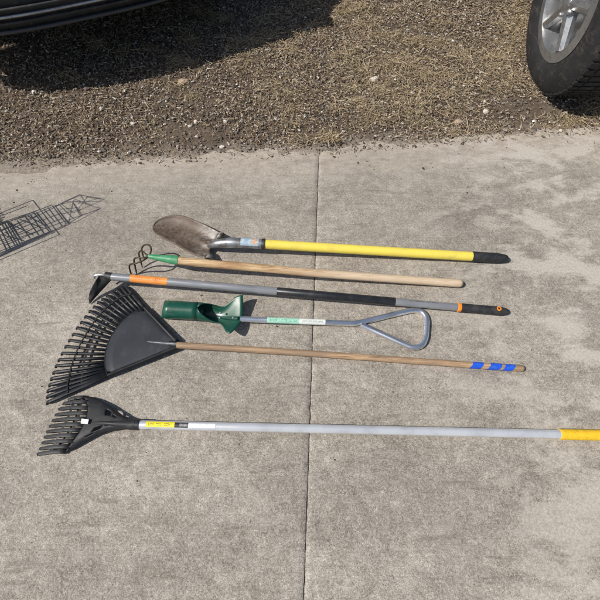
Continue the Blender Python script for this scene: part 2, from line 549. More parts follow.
# ------------------------------------------------------------------ the setting
def edge_attr(o):
    me = o.data
    co = np.empty(len(me.vertices) * 3)
    me.vertices.foreach_get('co', co)
    co = co.reshape(-1, 3)
    at = me.attributes.new('edge_distance', 'FLOAT', 'POINT')
    at.data.foreach_set('value', np.clip(co[:, 1] - edge_y(co[:, 0]), -3, 3).astype(np.float32))


def concrete():
    # two pours with a tooled groove between them, following the joint seen in the photograph
    j0, j1 = P(319, 150), P(306.3, 524)
    dj = (j1 - j0)

    def jx(y):
        return j0.x + dj.x * (y - j0.y) / dj.y
    for side in (-1, 1):
        mb = MB()
        xs = list(np.linspace(0.0, 1.0, 60))
        ys_n = 600
        rows = []
        far = 7.0 * side
        g = 0.0014
        us = [0.0, 0.0012, 0.0030] + list(np.linspace(0.02, 1.0, 26))
        rows_top = []
        for i in range(ys_n + 1):
            t = i / ys_n
            row = []
            for u in us:
                # near edge well behind the camera, far edge just under the soil
                yb = -5.0
                x0 = None
                xx = far * u
                ye = float(edge_y(xx)) + 0.05
                yy = yb + (ye - yb) * t
                base = jx(yy) + side * (g + 0.0022 * mnoise.fractal(Vector((yy * 30, side * 9, 0)), 1.0, 2.0, 4) + 0.0045 * max(0, mnoise.noise(Vector((yy * 11, side * 5, 2))) - 0.35))
                x = base + (far - base) * u
                z = {0.0: -0.0045, 0.0012: -0.0006}.get(u, 0.0)
                row.append((x, yy, z))
            rows_top.append(row)
        mb.grid(rows_top)
        # side towards the joint and far end
        jr = [[Vector(r[0]), Vector((r[0][0], r[0][1], -0.1))] for r in rows_top]
        mb.grid(jr)
        er = [[Vector(p), Vector((p[0], p[1], -0.1))] for p in rows_top[-1]]
        mb.grid(er)
        o = mb.build('concrete_slab', M['concrete'], None, smooth=30, weld=True)
        edge_attr(o)
        tag(o, 'worn grey concrete pour ' + ('to the left' if side < 0 else 'to the right') + ' of the control joint', None, None, 'structure')
    mb = MB()
    mb.grid([[Vector((jx(y) - 0.02, y, -0.0075)), Vector((jx(y) + 0.02, y, -0.0075))] for y in np.linspace(-5, float(edge_y(0.05)) + 0.05, 30)])
    tag(mb.build('control_joint', M['joint'], None), 'dirt filled control joint across the concrete', None, None, 'structure')


concrete()


def soil_z(x, y):
    """height of the bare ground"""
    s = y - edge_y(x)
    n = np.array([mnoise.fractal(Vector((a * 3.1, b * 3.1, 0.3)), 1.0, 2.0, 4) for a, b in zip(x, y)])
    n2 = np.array([mnoise.noise(Vector((a * 17, b * 17, 4.0))) for a, b in zip(x, y)])
    s2 = s + 0.035 * n + 0.012 * n2
    t = np.clip((s2 + 0.05) / 0.30, 0, 1)
    z = -0.006 + 0.026 * t + 0.004 * n + 0.0035 * n2 * np.clip(t * 3, 0.3, 1)
    z = np.where(s < -0.09, np.minimum(z, -0.012), z)
    return np.where(s < -0.13, -0.13, z)


def ground():
    xs = np.concatenate([-np.geomspace(250, 3.4, 22), np.arange(-3.3, 3.301, 0.022), np.geomspace(3.4, 250, 22)])
    ys = np.concatenate([-np.geomspace(250, 6, 14), [-4, -2, 0, 1.0], np.arange(1.2, 4.4, 0.022), np.geomspace(4.5, 250, 26)])
    X, Y = np.meshgrid(xs, ys)
    Z = soil_z(X.ravel(), Y.ravel()).reshape(X.shape)
    Z = np.where((Y < -5.4) | (np.abs(X) > 7.5), np.minimum(Z, -0.03), Z)
    nv = X.size
    co = np.stack([X.ravel(), Y.ravel(), Z.ravel()], 1)
    ny, nx = X.shape
    i = np.arange(nv).reshape(ny, nx)
    q = np.stack([i[:-1, :-1], i[:-1, 1:], i[1:, 1:], i[1:, :-1]], -1).reshape(-1, 4)
    me = bpy.data.meshes.new('ground')
    me.from_pydata(co.tolist(), [], q.tolist())
    me.materials.append(M['soil'])
    me.shade_smooth()
    o = bpy.data.objects.new('ground', me)
    COL.objects.link(o)
    edge_attr(o)
    tag(o, 'bare brown soil beyond the concrete', None, None, 'structure')


ground()


def soup(name, verts, faces, mat, label):
    me = bpy.data.meshes.new(name)
    me.from_pydata(verts.tolist(), [], faces.tolist())
    me.materials.append(mat)
    o = bpy.data.objects.new(name, me)
    COL.objects.link(o)
    tag(o, label, None, None, 'stuff')
    return o


def scatter_xy(n, ymax=3.6, pw=1.0, x0=-2.6, x1=2.6, over=0.03):
    x = rng.uniform(x0, x1, n)
    e = edge_y(x)
    y = e - over + (ymax - e + over) * rng.uniform(0, 1, n) ** pw
    return x, y


def strips(n, L, W, x, y, z, curl=0.35, tilt=0.45):
    """small bent strips (two quads each), as leaf bits, chips and blades"""
    a = rng.uniform(0, 2 * np.pi, n)
    L = rng.uniform(*L, n) * rng.choice([0.7, 1, 1, 1.5], n)
    W = rng.uniform(*W, n)
    d = np.stack([np.cos(a), np.sin(a), rng.normal(0, tilt, n)], 1)
    d /= np.linalg.norm(d, axis=1)[:, None]
    roll = rng.normal(0, 0.7, n)
    sdv = np.stack([-np.sin(a) * np.cos(roll), np.cos(a) * np.cos(roll), np.sin(roll)], 1)
    up = np.cross(d, sdv)
    c = np.stack([x, y, z], 1)
    k = rng.normal(0, curl, n)
    A = c - d * (L / 2)[:, None] + up * (k * L * 0.3)[:, None]
    B = c + d * (L / 2)[:, None] + up * (k * L * 0.3)[:, None]
    t = rng.uniform(0.25, 0.9, n)
    V = np.stack([A - sdv * (W / 2 * t)[:, None], A + sdv * (W / 2 * t)[:, None], c - sdv * (W / 2)[:, None], c + sdv * (W / 2)[:, None],
                  B - sdv * (W / 2 * t)[:, None], B + sdv * (W / 2 * t)[:, None]], 1).reshape(-1, 3)
    o = (np.arange(n) * 6)[:, None]
    F_ = np.concatenate([o + np.array([[0, 1, 3, 2]]), o + np.array([[2, 3, 5, 4]])], 0)
    return V, F_


OCT = np.array([[1, 0, 0], [0, 1, 0], [-1, 0, 0], [0, -1, 0], [0, 0, 1], [0, 0, -1], [.7, .7, .45], [-.7, .7, .4], [-.7, -.7, .45], [.7, -.7, .4]])
OCTF = np.array([[0, 6, 4], [6, 1, 4], [1, 7, 4], [7, 2, 4], [2, 8, 4], [8, 3, 4], [3, 9, 4], [9, 0, 4], [0, 5, 6], [6, 5, 1], [1, 5, 7], [7, 5, 2], [2, 5, 8], [8, 5, 3], [3, 5, 9], [9, 5, 0]])


def lumps(n, r, x, y, z):
    s = rng.uniform(*r, n) * rng.choice([0.6, 0.8, 1.0, 1.4], n)
    V = OCT[None] * (1 + rng.normal(0, 0.16, (n, 10, 1)))
    sc = np.stack([s * rng.uniform(0.8, 1.4, n), s * rng.uniform(0.7, 1.0, n), s * rng.uniform(0.5, 0.8, n)], 1)
    V = V * sc[:, None, :]
    a = rng.uniform(0, 6.28, n)
    ca, sa = np.cos(a)[:, None], np.sin(a)[:, None]
    V = np.stack([V[..., 0] * ca - V[..., 1] * sa, V[..., 0] * sa + V[..., 1] * ca, V[..., 2]], -1)
    V = V + np.stack([x, y, z + s * 0.25], 1)[:, None, :]
    F_ = (OCTF[None] + (np.arange(n) * 10)[:, None, None]).reshape(-1, 3)
    return V.reshape(-1, 3), F_


def clump(x, y, sc, seed):
    return np.array([mnoise.fractal(Vector((a * sc, b * sc, seed)), 1.0, 2.0, 3) for a, b in zip(x, y)])


def bare(x, y):
    """how bare the ground is: a packed grey patch by the right-hand tyre and one round the tuft by the joint"""
    out = np.zeros(len(x))
    for (px, py), rx, ry, k in (((528, 109), 0.24, 0.085, 1.0), ((352, 138), 0.26, 0.05, 0.95), ((250, 150), 0.3, 0.03, 0.8)):
        q = P(px, py)
        out = np.maximum(out, k * np.clip(1.6 - np.hypot((x - q.x) / rx, (y - q.y) / ry), 0, 1))
    return out


# leaf bits and chips all over the bare ground
x, y = scatter_xy(150000, 3.0, 1.0)
keep = (clump(x, y, 2.6, 9.1) + rng.normal(0, 0.35, len(x)) > -0.38) & (rng.uniform(0, 1, len(x)) > 0.85 * bare(x, y))
e = y - edge_y(x)
keep &= (e > 0.02) | (rng.uniform(0, 1, len(x)) < 0.22)
x, y = x[keep], y[keep]
z = np.maximum(soil_z(x, y), 0.0) + rng.uniform(0.0, 0.012, len(x))
V, F_ = strips(len(x), (0.005, 0.019), (0.0018, 0.0065), x, y, z, 0.35, 0.3)
soup('leaf_litter', V, F_, M['litter'], 'brown leaf bits and wood chips scattered on the bare soil')
# straw, thickest towards the right and along the edge
x, y = scatter_xy(90000, 3.0, 1.0)
dens = clump(x, y, 2.0, 2.7) * 0.9 + 0.20 * x + 0.02 + rng.normal(0, 0.25, len(x))
keep = (dens > 0.22) & (rng.uniform(0, 1, len(x)) > 0.97 * bare(x, y))
e = y - edge_y(x)
keep &= (e > 0.02) | (rng.uniform(0, 1, len(x)) < 0.08)
x, y = x[keep], y[keep]
z = np.maximum(soil_z(x, y), 0.0) + rng.uniform(0.002, 0.022, len(x))
V, F_ = strips(len(x), (0.014, 0.046), (0.0012, 0.0030), x, y, z, 0.5, 0.25)
soup('dry_grass', V, F_, M['straw'], 'matted dry straw coloured grass on the bare soil')
# matted clumps of dead grass
cx, cy = scatter_xy(520, 3.0, 1.0, over=-0.05)
wgt = clump(cx, cy, 1.5, 5.2) + 0.34 * cx + rng.normal(0, 0.3, 520)
cx, cy = cx[wgt > 0.12], cy[wgt > 0.12]
x = np.repeat(cx, 90) + rng.normal(0, 0.035, len(cx) * 90)
y = np.repeat(cy, 90) + rng.normal(0, 0.020, len(cx) * 90)
ok_ = (y - edge_y(x) > 0.0) & (rng.uniform(0, 1, len(x)) > bare(x, y))
x, y = x[ok_], y[ok_]
z = np.maximum(soil_z(x, y), 0.0) + np.abs(rng.normal(0.006, 0.010, len(x)))
V, F_ = strips(len(x), (0.02, 0.06), (0.0012, 0.0028), x, y, z, 0.6, 0.25)
soup('dry_grass_mat', V, F_, M['straw'], 'thicker mats of dead tan grass lying over the litter')
# pebbles
x, y = scatter_xy(16000, 3.0, 1.0)
keep = ((y - edge_y(x)) > 0.02) | (rng.uniform(0, 1, len(x)) < 0.12)
x, y = x[keep], y[keep]
x2, y2 = scatter_xy(420, 3.0, 1.0, over=-0.03)
V, F_ = lumps(len(x), (0.0022, 0.0062), x, y, np.maximum(soil_z(x, y), 0.0) + 0.003)
V2, F2 = lumps(len(x2), (0.006, 0.011), x2, y2, np.maximum(soil_z(x2, y2), 0.0))
F_ = np.concatenate([F_, F2 + len(V)])
V = np.concatenate([V, V2])
soup('gravel', V, F_, M['pebble'], 'small brown and grey pebbles mixed into the soil')
x, y = scatter_xy(1300, 3.0, 1.0, over=-0.02)
V, F_ = lumps(len(x), (0.0028, 0.0062), x, y, np.maximum(soil_z(x, y), 0.0) + 0.006)
soup('white_gravel', V, F_, M['chip'], 'tiny white stone chips sprinkled through the brown litter')
# crumbs of soil on the concrete, mostly near its edge
n = 420
x = rng.uniform(-2.4, 2.4, n)
y = edge_y(x) - np.abs(rng.exponential(0.09, n))
V, F_ = lumps(n, (0.0009, 0.0024), x, y, np.zeros(n))
xs_, ys_ = rng.uniform(-1.8, 1.8, 150), rng.uniform(0.1, 1.6, 150)
V2, F2 = lumps(150, (0.001, 0.0026), xs_, ys_, np.zeros(150))
pp = [P(*q) for q in ((17, 190.5), (14, 202.5), (8, 164), (11, 168), (91, 337), (334, 157), (358, 163), (423, 169), (467, 193))]
V3, F3 = lumps(len(pp), (0.004, 0.0052), np.array([p.x for p in pp]), np.array([p.y for p in pp]), np.zeros(len(pp)))
V = np.concatenate([V, V2, V3])
F_ = np.concatenate([F_, F2 + n * 10, F3 + (n + 150) * 10])
soup('soil_crumbs', V, F_, M['crumb'], 'dark crumbs of soil strewn on the concrete')


def stone(px, py, size, label, mat='stone', flat=0.62):
    p = P(px, py)
    zz = float(soil_z(np.array([p.x]), np.array([p.y]))[0])
    bm = bmesh.new()
    bmesh.ops.create_icosphere(bm, subdivisions=2, radius=1.0)
    sx, sy = size * random.uniform(1.0, 1.35), size * random.uniform(0.75, 1.0)
    off = Vector((random.random() * 50, random.random() * 50, 0))
    for v_ in bm.verts:
        n_ = mnoise.fractal(v_.co * 1.4 + off, 1.0, 2.0, 3)
        v_.co *= 1 + 0.42 * n_
        v_.co = Vector((v_.co.x * sx, v_.co.y * sy, v_.co.z * size * flat))
    bmesh.ops.rotate(bm, verts=bm.verts, cent=(0, 0, 0), matrix=Matrix.Rotation(random.uniform(0, 3.1), 3, 'Z'))
    me = bpy.data.meshes.new('stone')
    bm.to_mesh(me)
    bm.free()
    me.materials.append(M[mat])
    me.shade_smooth()
    me.set_sharp_from_angle(angle=R(28))
    o = bpy.data.objects.new('stone', me)
    o.location = (p.x, p.y, max(zz, 0) + size * 0.18)
    COL.objects.link(o)
    tag(o, label, 'stone', 'loose stones on the bare soil')


for a in ((36.5, 95.5, 0.0165, 'round cream stone at the tip of the dark shadow, upper left'),
          (56, 102, 0.010, 'left one of two small white stones side by side'),
          (63.5, 101, 0.010, 'right one of two small white stones side by side'),
          (103, 112.5, 0.014, 'pinkish white stone in the middle of the brown litter'),
          (191, 129, 0.010, 'left small white stone above the shovel blade'),
          (197, 126, 0.013, 'right blocky white stone above the shovel blade'),
          (374, 83, 0.021, 'largest pale tan stone at the top right of centre'),
          (411, 97.5, 0.016, 'cream stone lying in straw, right of the largest tan stone'),
          (479, 76.5, 0.012, 'pale stone near the dark tyre'),
          (484.5, 114, 0.0145, 'white stone below the tyre on the straw'),
          (560, 131.5, 0.0125, 'white stone on the soil edge below the tyre'),
          (242, 124, 0.010, 'small white stone above the yellow handle'),
          (226, 124.5, 0.013, 'long cream stone left of the small white one above the handle'),
          (396, 107, 0.013, 'small flat cream stone under the largest tan stone'),
          (222, 148, 0.012, 'pale stone at the soil edge near the joint'),
          (29, 137, 0.009, 'tiny white stone low in the litter at far left'),
          (134, 126, 0.012, 'grey white stone between left stones and the shovel'),
          (161, 79, 0.010, 'small white stone beside the brick red stone')):
    stone(*a)
stone(184, 86, 0.026, 'brick red stone half buried at the top of the litter', 'tan_stone', 0.4)
stone(457, 124, 0.020, 'grey brown stone in straw near the concrete edge', 'tan_stone', 0.5)


def tuft():
    c0 = P(329, 142)
    root = thing('grass_tuft', 'splayed tuft of dead straw grass where joint meets soil', 'grass tuft', (c0.x, c0.y, 0.006))
    mb = MB()
    for k in range(120):
        a = random.uniform(-0.3, 3.5) if random.random() < 0.7 else random.uniform(0, 6.28)
        L = random.uniform(0.03, 0.10)
        d = Vector((math.cos(a), math.sin(a) * 0.8, 0))
        s_ = Vector((-d.y, d.x, 0)) * random.uniform(0.0010, 0.0020)
        b0 = Vector((c0.x + random.gauss(0, 0.022), c0.y + random.gauss(0, 0.010), 0.016))
        pts = [b0, b0 + d * L * 0.5 + Vector((0, 0, random.uniform(0.008, 0.025))), b0 + d * L + Vector((0, 0, random.uniform(-0.002, 0.012)))]
        mb.grid([[p - s_ * q, p + s_ * q] for p, q in zip(pts, (1, 1, 0.35))])
    mb.build('blades', M['straw'], root, smooth=0)


tuft()


# ------------------------------------------------------------------ shovel
def shovel():
    root = thing('shovel', 'long handled shovel with yellow handle, black grip and brown steel blade', 'shovel', tuple(P(215, 245)))
    secs = [((219.5, 232.5), (205.5, 258.3)), ((211, 228), (201, 257.3)), ((203, 223.8), (193.5, 254.5)), ((194, 219.6), (184.5, 249.7)), ((184.5, 215.8), (175.5, 244.8)), ((174, 214.6), (167, 240.4)),
            ((165, 216.4), (160, 236.4)), ((159.2, 218.9), (156.0, 233.6)), ((155.2, 222.3), (153.8, 231.2)), ((153.0, 226.2), (152.6, 229.2))]
    rows = []
    for i, (a, b) in enumerate(secs):
        t = i / (len(secs) - 1)
        rim = lerp(0.046, 0.004, t ** 1.3)
        low = lerp(0.012, 0.0, t)
        row = []
        for k in range(17):
            q = k / 16
            px = Vector((a[0], a[1])).lerp(Vector((b[0], b[1])), q)
            dish = (abs(2 * q - 1)) ** 2.2
            hh = low + (rim - low) * dish + 0.006
            # central crease swelling towards the socket
            hh += 0.016 * math.exp(-((q - 0.53) / 0.13) ** 2) * max(0, 1 - t * 2.2)
            row.append(P(px.x, px.y, hh))
        rows.append(row)
    fine = []
    for i in range(len(rows) - 1):
        for s in range(3):
            t = s / 3
            fine.append([lerp(rows[i][k], rows[i + 1][k], t) for k in range(17)])
    fine.append(rows[-1])
    blade = MB().grid(fine).build('blade', M['shovel_steel'], root, smooth=60, solid=0.003, offset=0)
    # rolled foot steps on both shoulders
    for top in ((True), (False)):
        if top:
            a, b = P(219.5, 232.5, 0.052), P(214.5, 241.5, 0.028)
            c_, d_ = P(224.3, 233.0, 0.050), P(218.5, 239.0, 0.030)
        else:
            a, b = P(205.5, 258.3, 0.052), P(208.5, 251.5, 0.028)
            c_, d_ = P(210.8, 258.2, 0.050), P(211.5, 253.0, 0.030)
        mid1, mid2 = lerp(a, c_, 0.5) + Vector((0, 0, 0.004)), lerp(b, d_, 0.5) + Vector((0, 0, 0.004))
        e1, e2 = c_ + Vector((0.002, 0, -0.014)), d_ + Vector((0.002, 0, -0.012))
        MB().grid([[a, b], [mid1, mid2], [c_, d_], [e1, e2]]).build('foot_step', M['shovel_steel'], root, parent=None, solid=0.003, offset=0)
    pts = path([P(209.5, 245.3, 0.034), P(213, 244.9, 0.044), P(218, 243.6, 0.056), P(228, 242.8, 0.066), P(243, 243.0, 0.067), P(262, 244.0, 0.064)], 5)
    rr = [lerp(0.013, 0.0205, min(1, i / 16)) for i in range(len(pts))]
    sock = MB().tube(pts, rr, 24).build('socket', M['socket_steel'], root, smooth=50)
    # worn sticker wrapped on the socket
    d0, d1 = P(241, 242.9, 0.067), P(259, 243.85, 0.0645)
    st = MB().tube([d0, lerp(d0, d1, 0.5), d1], 0.0209, 16, arc=(-1.1, 1.1)).build('sticker', M['sticker_blue'], root, parent=sock)
    MB().tube([lerp(d0, d1, 0.62), lerp(d0, d1, 0.92)], 0.0212, 10, arc=(-0.5, 0.75)).build('sticker_print', M['sticker_orange'], root, parent=sock)
    p0, p1 = P(261.5, 244.0, 0.064), P(508, 258.6, 0.0195)
    ax = p1 - p0
    L = ax.length

    def at(t):
        return p0 + ax * t
    t_g = (P(471.5, 256.4, 0.025) - p0).length / L
    MB().tube([at(-0.001), at(0.003), at(0.014)], [0.0195, 0.0222, 0.0222], 24).build('collar', M['black_ring'], root)
    MB().tube([at(0.012), at(0.4), at(t_g + 0.01)], [0.0193, 0.0193, 0.0192], 24).build('handle', M['yellow_glass'], root)
    MB().tube([at(t_g), at(t_g + 0.01), at(t_g + 0.05), at(0.955), at(0.985)], [0.0203, 0.0212, 0.0207, 0.0205, 0.0165], 24, round_end=(False, True)).build('grip', M['black_rubber'], root)


shovel()


# ------------------------------------------------------------------ hand cultivator on a long wooden handle
def cultivator():
    root = thing('cultivator', 'four tined garden cultivator with green ferrule and bare wooden handle', 'cultivator', tuple(P(150, 262)))
    hub = P(149.0, 256.4, 0.100)
    tines = [
        [hub, P(151.0, 250.5, 0.105), P(150.2, 246.3, 0.105), P(147.2, 244.6, 0.10), P(143.8, 245.4, 0.09), P(141.8, 248.6, 0.07), P(142.4, 253.0, 0.035), P(143.6, 257.4, 0.004)],
        [hub, P(145.3, 253.6, 0.105), P(142.5, 251.2, 0.100), P(140.0, 251.2, 0.09), P(138.8, 254.0, 0.07), P(140.4, 260.5, 0.035), P(142.5, 267.6, 0.004)],
        [hub, P(143.5, 257.8, 0.105), P(138.0, 257.6, 0.100), P(134.8, 258.4, 0.088), P(134.0, 261.3, 0.066), P(135.3, 267.5, 0.033), P(136.8, 273.8, 0.004)],
        [hub, P(143.0, 260.5, 0.104), P(136.0, 263.2, 0.098), P(131.2, 264.0, 0.088), P(129.4, 266.0, 0.070), P(130.0, 270.5, 0.035), P(131.8, 275.6, 0.004)]]
    for t in tines:
        pts = path(t, 6)
        rr = [0.0034 if i < len(pts) - 5 else lerp(0.0034, 0.0012, (i - len(pts) + 5) / 5) for i in range(len(pts))]
        MB().tube(pts, rr, 10).build('tine', M['tine_steel'], root, smooth=60)
    a, b = P(148.2, 256.2, 0.100), P(178.5, 260.5, 0.088)
    fer = [a, lerp(a, b, 0.12), lerp(a, b, 0.30), lerp(a, b, 0.72), lerp(a, b, 0.78), lerp(a, b, 1.0)]
    MB().tube(fer, [0.0075, 0.0095, 0.0115, 0.0165, 0.0178, 0.0178], 22).build('ferrule', M['ferrule_green'], root)
    pts = path([P(176, 260.2, 0.089), P(200, 262.9, 0.081), P(270, 268.9, 0.062), P(317, 273.2, 0.050), P(400, 279.3, 0.030), P(459, 283.4, 0.0165)], 8)
    n = len(pts)
    k = int(n * 0.50)
    rr = [0.0162 + 0.0006 * mnoise.noise(Vector((i * 0.3, 0, 0))) for i in range(n)]
    MB().tube(pts, rr, 24, round_end=(False, True)).build('handle', M['wood_a'], root)


cultivator()


# ------------------------------------------------------------------ hoe
def hoe():
    root = thing('hoe', 'garden hoe with grey and black shaft, orange label and black grip', 'hoe', tuple(P(103, 290)))
    outl = [(96.0, 280.0, 0.078), (99.0, 275.6, 0.082), (104.5, 273.6, 0.082), (111.0, 276.5, 0.078), (110.6, 281.0, 0.062), (106.0, 286.0, 0.045), (99.6, 292.8, 0.024), (93.5, 299.5, 0.010), (89.6, 304.4, 0.003), (88.6, 299.0, 0.018), (89.0, 294.0, 0.032), (92.0, 287.0, 0.055)]
    mb = MB()
    pts = [P(*q) for q in outl]
    cen = sum(pts, Vector()) / len(pts) + Vector((-0.006, 0.0, -0.004))
    mb.add(pts + [cen], [(i, (i + 1) % len(pts), len(pts)) for i in range(len(pts))])
    mb.build('blade', M['hoe_steel'], root, smooth=60, solid=0.003, offset=0, bevel=0.0008)
    tip = P(94.3, 277.5, 0.075)
    MB().tube(path([P(108.5, 276.2, 0.078), P(103, 274.9, 0.083), P(97, 275.2, 0.082), P(94, 276.2, 0.078), P(94.6, 278.6, 0.07)], 5), 0.0045, 10).build('neck', M['grey_tube'], root)
    MB().tube([P(105.5, 275.4, 0.078), P(112, 276.7, 0.076)], [0.014, 0.0160], 20).build('collar', M['black_ring'], root)
    p0, p1 = P(111, 276.6, 0.076), P(507, 311.6, 0.017)
    ax = p1 - p0

    def tx(px):
        # fraction along the shaft at which the photograph's column px lies
        lo, hi = -0.05, 1.05
        for _ in range(40):
            mid = (lo + hi) / 2
            q = p0 + ax * mid - Vector((0, 0, H))
            zc = q.y * _c - q.z * _s
            if 300 + F * q.x / zc < px:
                lo = mid
            else:
                hi = mid
        return lo

    def at(px):
        return p0 + ax * tx(px)
    MB().tube([at(110.5), at(200), at(277)], 0.0152, 22).build('shaft', M['grey_tube'], root)
    s2 = MB().tube([at(277), at(277.4), at(336), at(394.5), at(395)], [0.0150, 0.0160, 0.0160, 0.0160, 0.0150], 22).build('shaft_sleeve', M['black_tube'], root)
    MB().tube([at(394), at(425), at(458)], 0.0146, 22).build('shaft_extension', M['grey_tube'], root)
    lb = MB().tube([at(131), at(150), at(168)], 0.01545, 22, cap=False).build('label', M['label_orange'], root)
    print_marks(at(135), at(164), 0.0157, 0.25, 0.012, 13, M['ink_red'], root, lb, 0, 3)
    # thin printed line on the grey length by the grip
    print_marks(at(409), at(437), 0.0148, -0.15, 0.0035, 26, M['ink_black'], root, root, 5, 9)
    MB().tube([at(457.2), at(457.6), at(460.4), at(460.8)], [0.0150, 0.0172, 0.0172, 0.0150], 22).build('ring', M['orange_plastic'], root)
    g = MB().tube([at(460.5), at(463), at(478), at(494), at(501), at(505)], [0.0158, 0.0166, 0.0164, 0.0172, 0.0168, 0.0135], 24, round_end=(False, True)).build('grip', M['black_rubber'], root)
    # orange ringed hanging eye set into the top of the grip
    c0 = at(497.3)
    d = (Vector((0, 0, H)) - c0)
    d = (d - ax.normalized() * d.dot(ax.normalized())).normalized()
    d = (d + Vector((0, 0.55, 0.25))).normalized()
    d = (d - ax.normalized() * d.dot(ax.normalized())).normalized()
    c1 = c0 + d * 0.0158
    sdv = ax.normalized()
    fw = d.cross(sdv)
    rows = []
    for k in range(33):
        a = 2 * math.pi * k / 32
        rad = sdv * math.cos(a) + fw * math.sin(a)
        rows.append([c1 + rad * 0.0045 + d * 0.0008, c1 + rad * 0.0050 + d * 0.0024, c1 + rad * 0.0085 + d * 0.0024, c1 + rad * 0.0095 - d * 0.001])
    MB().grid(rows).build('hanging_eye', M['orange_plastic'], root, parent=g, weld=True)
    MB().tube([c1 - d * 0.002, c1 + d * 0.0012], 0.0046, 16).build('eye_hole', M['black_ring'], root, parent=g)
    # small cord stub at the end of the grip
    MB().tube([at(506.0), at(508.5) - Vector((0, 0, 0.004))], [0.004, 0.003], 10).build('end_plug', M['ferrule_green'], root, parent=g)


hoe()


# ------------------------------------------------------------------ bulb planter / weed puller, green tube with foot wings
def planter():
    root = thing('bulb_planter', 'long handled bulb planter with green steel tube, foot wings and loop handle', 'bulb planter', tuple(P(205, 318)))
    r = 0.0335
    a, b = P(162.5, 309.2, r + 0.002), P(199, 311.3, r + 0.002)
    ax = (b - a).normalized()
    side = Vector((0, 0, 1)).cross(ax).normalized()          # far side
    up = ax.cross(side).normalized()
    if up.z < 0:
        up = -up
    if side.y < 0:
        side = -side

    def ring(c, rad, a0, a1, n=28):
        return [c + (up * math.cos(a0 + (a1 - a0) * k / n) + side * math.sin(a0 + (a1 - a0) * k / n)) * rad for k in range(n + 1)]
    NN = 28
    rows = []
    # closed tube, slightly oblique mouth at its cutting end
    L = (b - a).length
    for t in (0.0, 0.22, 0.4, 0.6, 0.85, 1.0):
        c0 = a + ax * (L * t)
        rr = ring(c0, r, -math.pi, math.pi)
        if t == 0.0:
            rr = [p + ax * (0.02 * (0.5 + 0.5 * (p - c0).dot(up) / r) * 1.0 - 0.007) for p in rr]
        rows.append(rr)
    tube_end = rows[-1]
    # scooped part: the top opens, the two lips fall and flare out into wings
    cE = P(242.3, 317.6, 0.030)
    steps = 14
    for s in range(1, steps + 1):
        q = s / steps
        c0 = lerp(b, cE + Vector((0, 0, 0.0)), q)
        half = lerp(math.pi, 1.20, min(1, q * 1.9) ** 0.7)         # half of the ring that is left
        arc = []
        for k in range(NN + 1):
            f = -1 + 2 * k / NN
            ang = math.pi + f * half
            arc.append(c0 + (up * math.cos(ang) - side * math.sin(ang)) * r)
        # target wing: shallow V
        wing = max(0.0, (q - 0.30) / 0.70)
        wing = wing * wing * (3 - 2 * wing)
        wq = min(1, max(0, (q - 0.28) / 0.58))
        wdt = 0.030 + 0.050 * wq * wq * (3 - 2 * wq)
        flat = []
        for k in range(NN + 1):
            f = -1 + 2 * k / NN
            sweep = -0.030 * f * f if f < 0 else -0.004 * f * f
            base = c0 + up * (-0.012 * (1 - wing))
            flat.append(base + side * (f * wdt) + up * (0.030 * abs(f) ** 1.15) + ax * (sweep * wing))
        rows.append([lerp(p, g, wing) for p, g in zip(arc, flat)])
    # the mouth of the cut: join the ring order of the closed tube (it starts at the bottom) to the scoop (starts near side)
    mb = MB()
    mb.grid(rows[:6])
    o = mb.build('coring_tube', M['green_paint'], root, smooth=50, solid=0.0025, offset=0, weld=True)
    mb = MB()
    first = [b + (up * math.cos(math.pi + f * math.pi * 0.999) - side * math.sin(math.pi + f * math.pi * 0.999)) * r for f in [-1 + 2 * k / NN for k in range(NN + 1)]]
    mb.grid([first] + rows[6:])
    mb.build('foot_plate', M['green_paint'], root, smooth=50, solid=0.0028, offset=0)
    # weld line rivets
    for px, py, hh in ((219.8, 317.6, 0.040), (220.5, 312.6, 0.040), (233.3, 317.6, 0.041)):
        p = P(px, py, hh)
        MB().tube([p - Vector((0, 0, 0.003)), p + Vector((0, 0, 0.0015)), p + Vector((0, 0, 0.003))], [0.0042, 0.0042, 0.002], 12).build('rivet', M['bolt'], root)
    rs = 0.0110
    s0, s1 = P(217, 317.2, 0.036), P(360, 323.6, 0.0145)
    MB().tube([s0, lerp(s0, P(243, 319.0, 0.034), 0.8)], [0.003, rs * 0.7], 16).build('shaft_tang', M['green_paint'], root)
    sh0 = P(240.5, 319.0, 0.034)
    tube_pts = path([sh0, lerp(sh0, s1, 0.5), P(347, 323.2, 0.0155), P(358, 322.6, 0.0125), P(372, 319.6, 0.0115), P(400, 312.8, 0.011), P(413, 310.2, 0.011), P(421.5, 311.8, 0.011), P(426.3, 318.5, 0.011), P(426.5, 328, 0.011), P(425.4, 338, 0.011), P(421.5, 345.2, 0.011), P(413, 347.4, 0.011), P(404, 344.3, 0.011), P(385, 335.8, 0.011), P(361, 325.0, 0.012)], 6)
    MB().tube(tube_pts, rs, 18).build('shaft', M['galv'], root, smooth=60)

    def on(px):
        t = (px - 240.5) / (360 - 240.5)
        return lerp(sh0, s1, t)
    lb = MB().tube([on(267), on(282), on(298.5)], rs + 0.0005, 18, cap=False).build('label', M['label_green'], root)
    print_marks(on(269), on(297), rs + 0.0008, 0.35, 0.009, 14, M['ink_green'], root, lb, 5, 4)
    lb = MB().tube([on(298.6), on(312), on(325)], rs + 0.0005, 18, cap=False).build('label', M['label_white'], root)
    print_marks(on(302), on(323), rs + 0.0008, 0.35, 0.007, 24, M['ink_grey'], root, lb, 6, 5, 2)


planter()


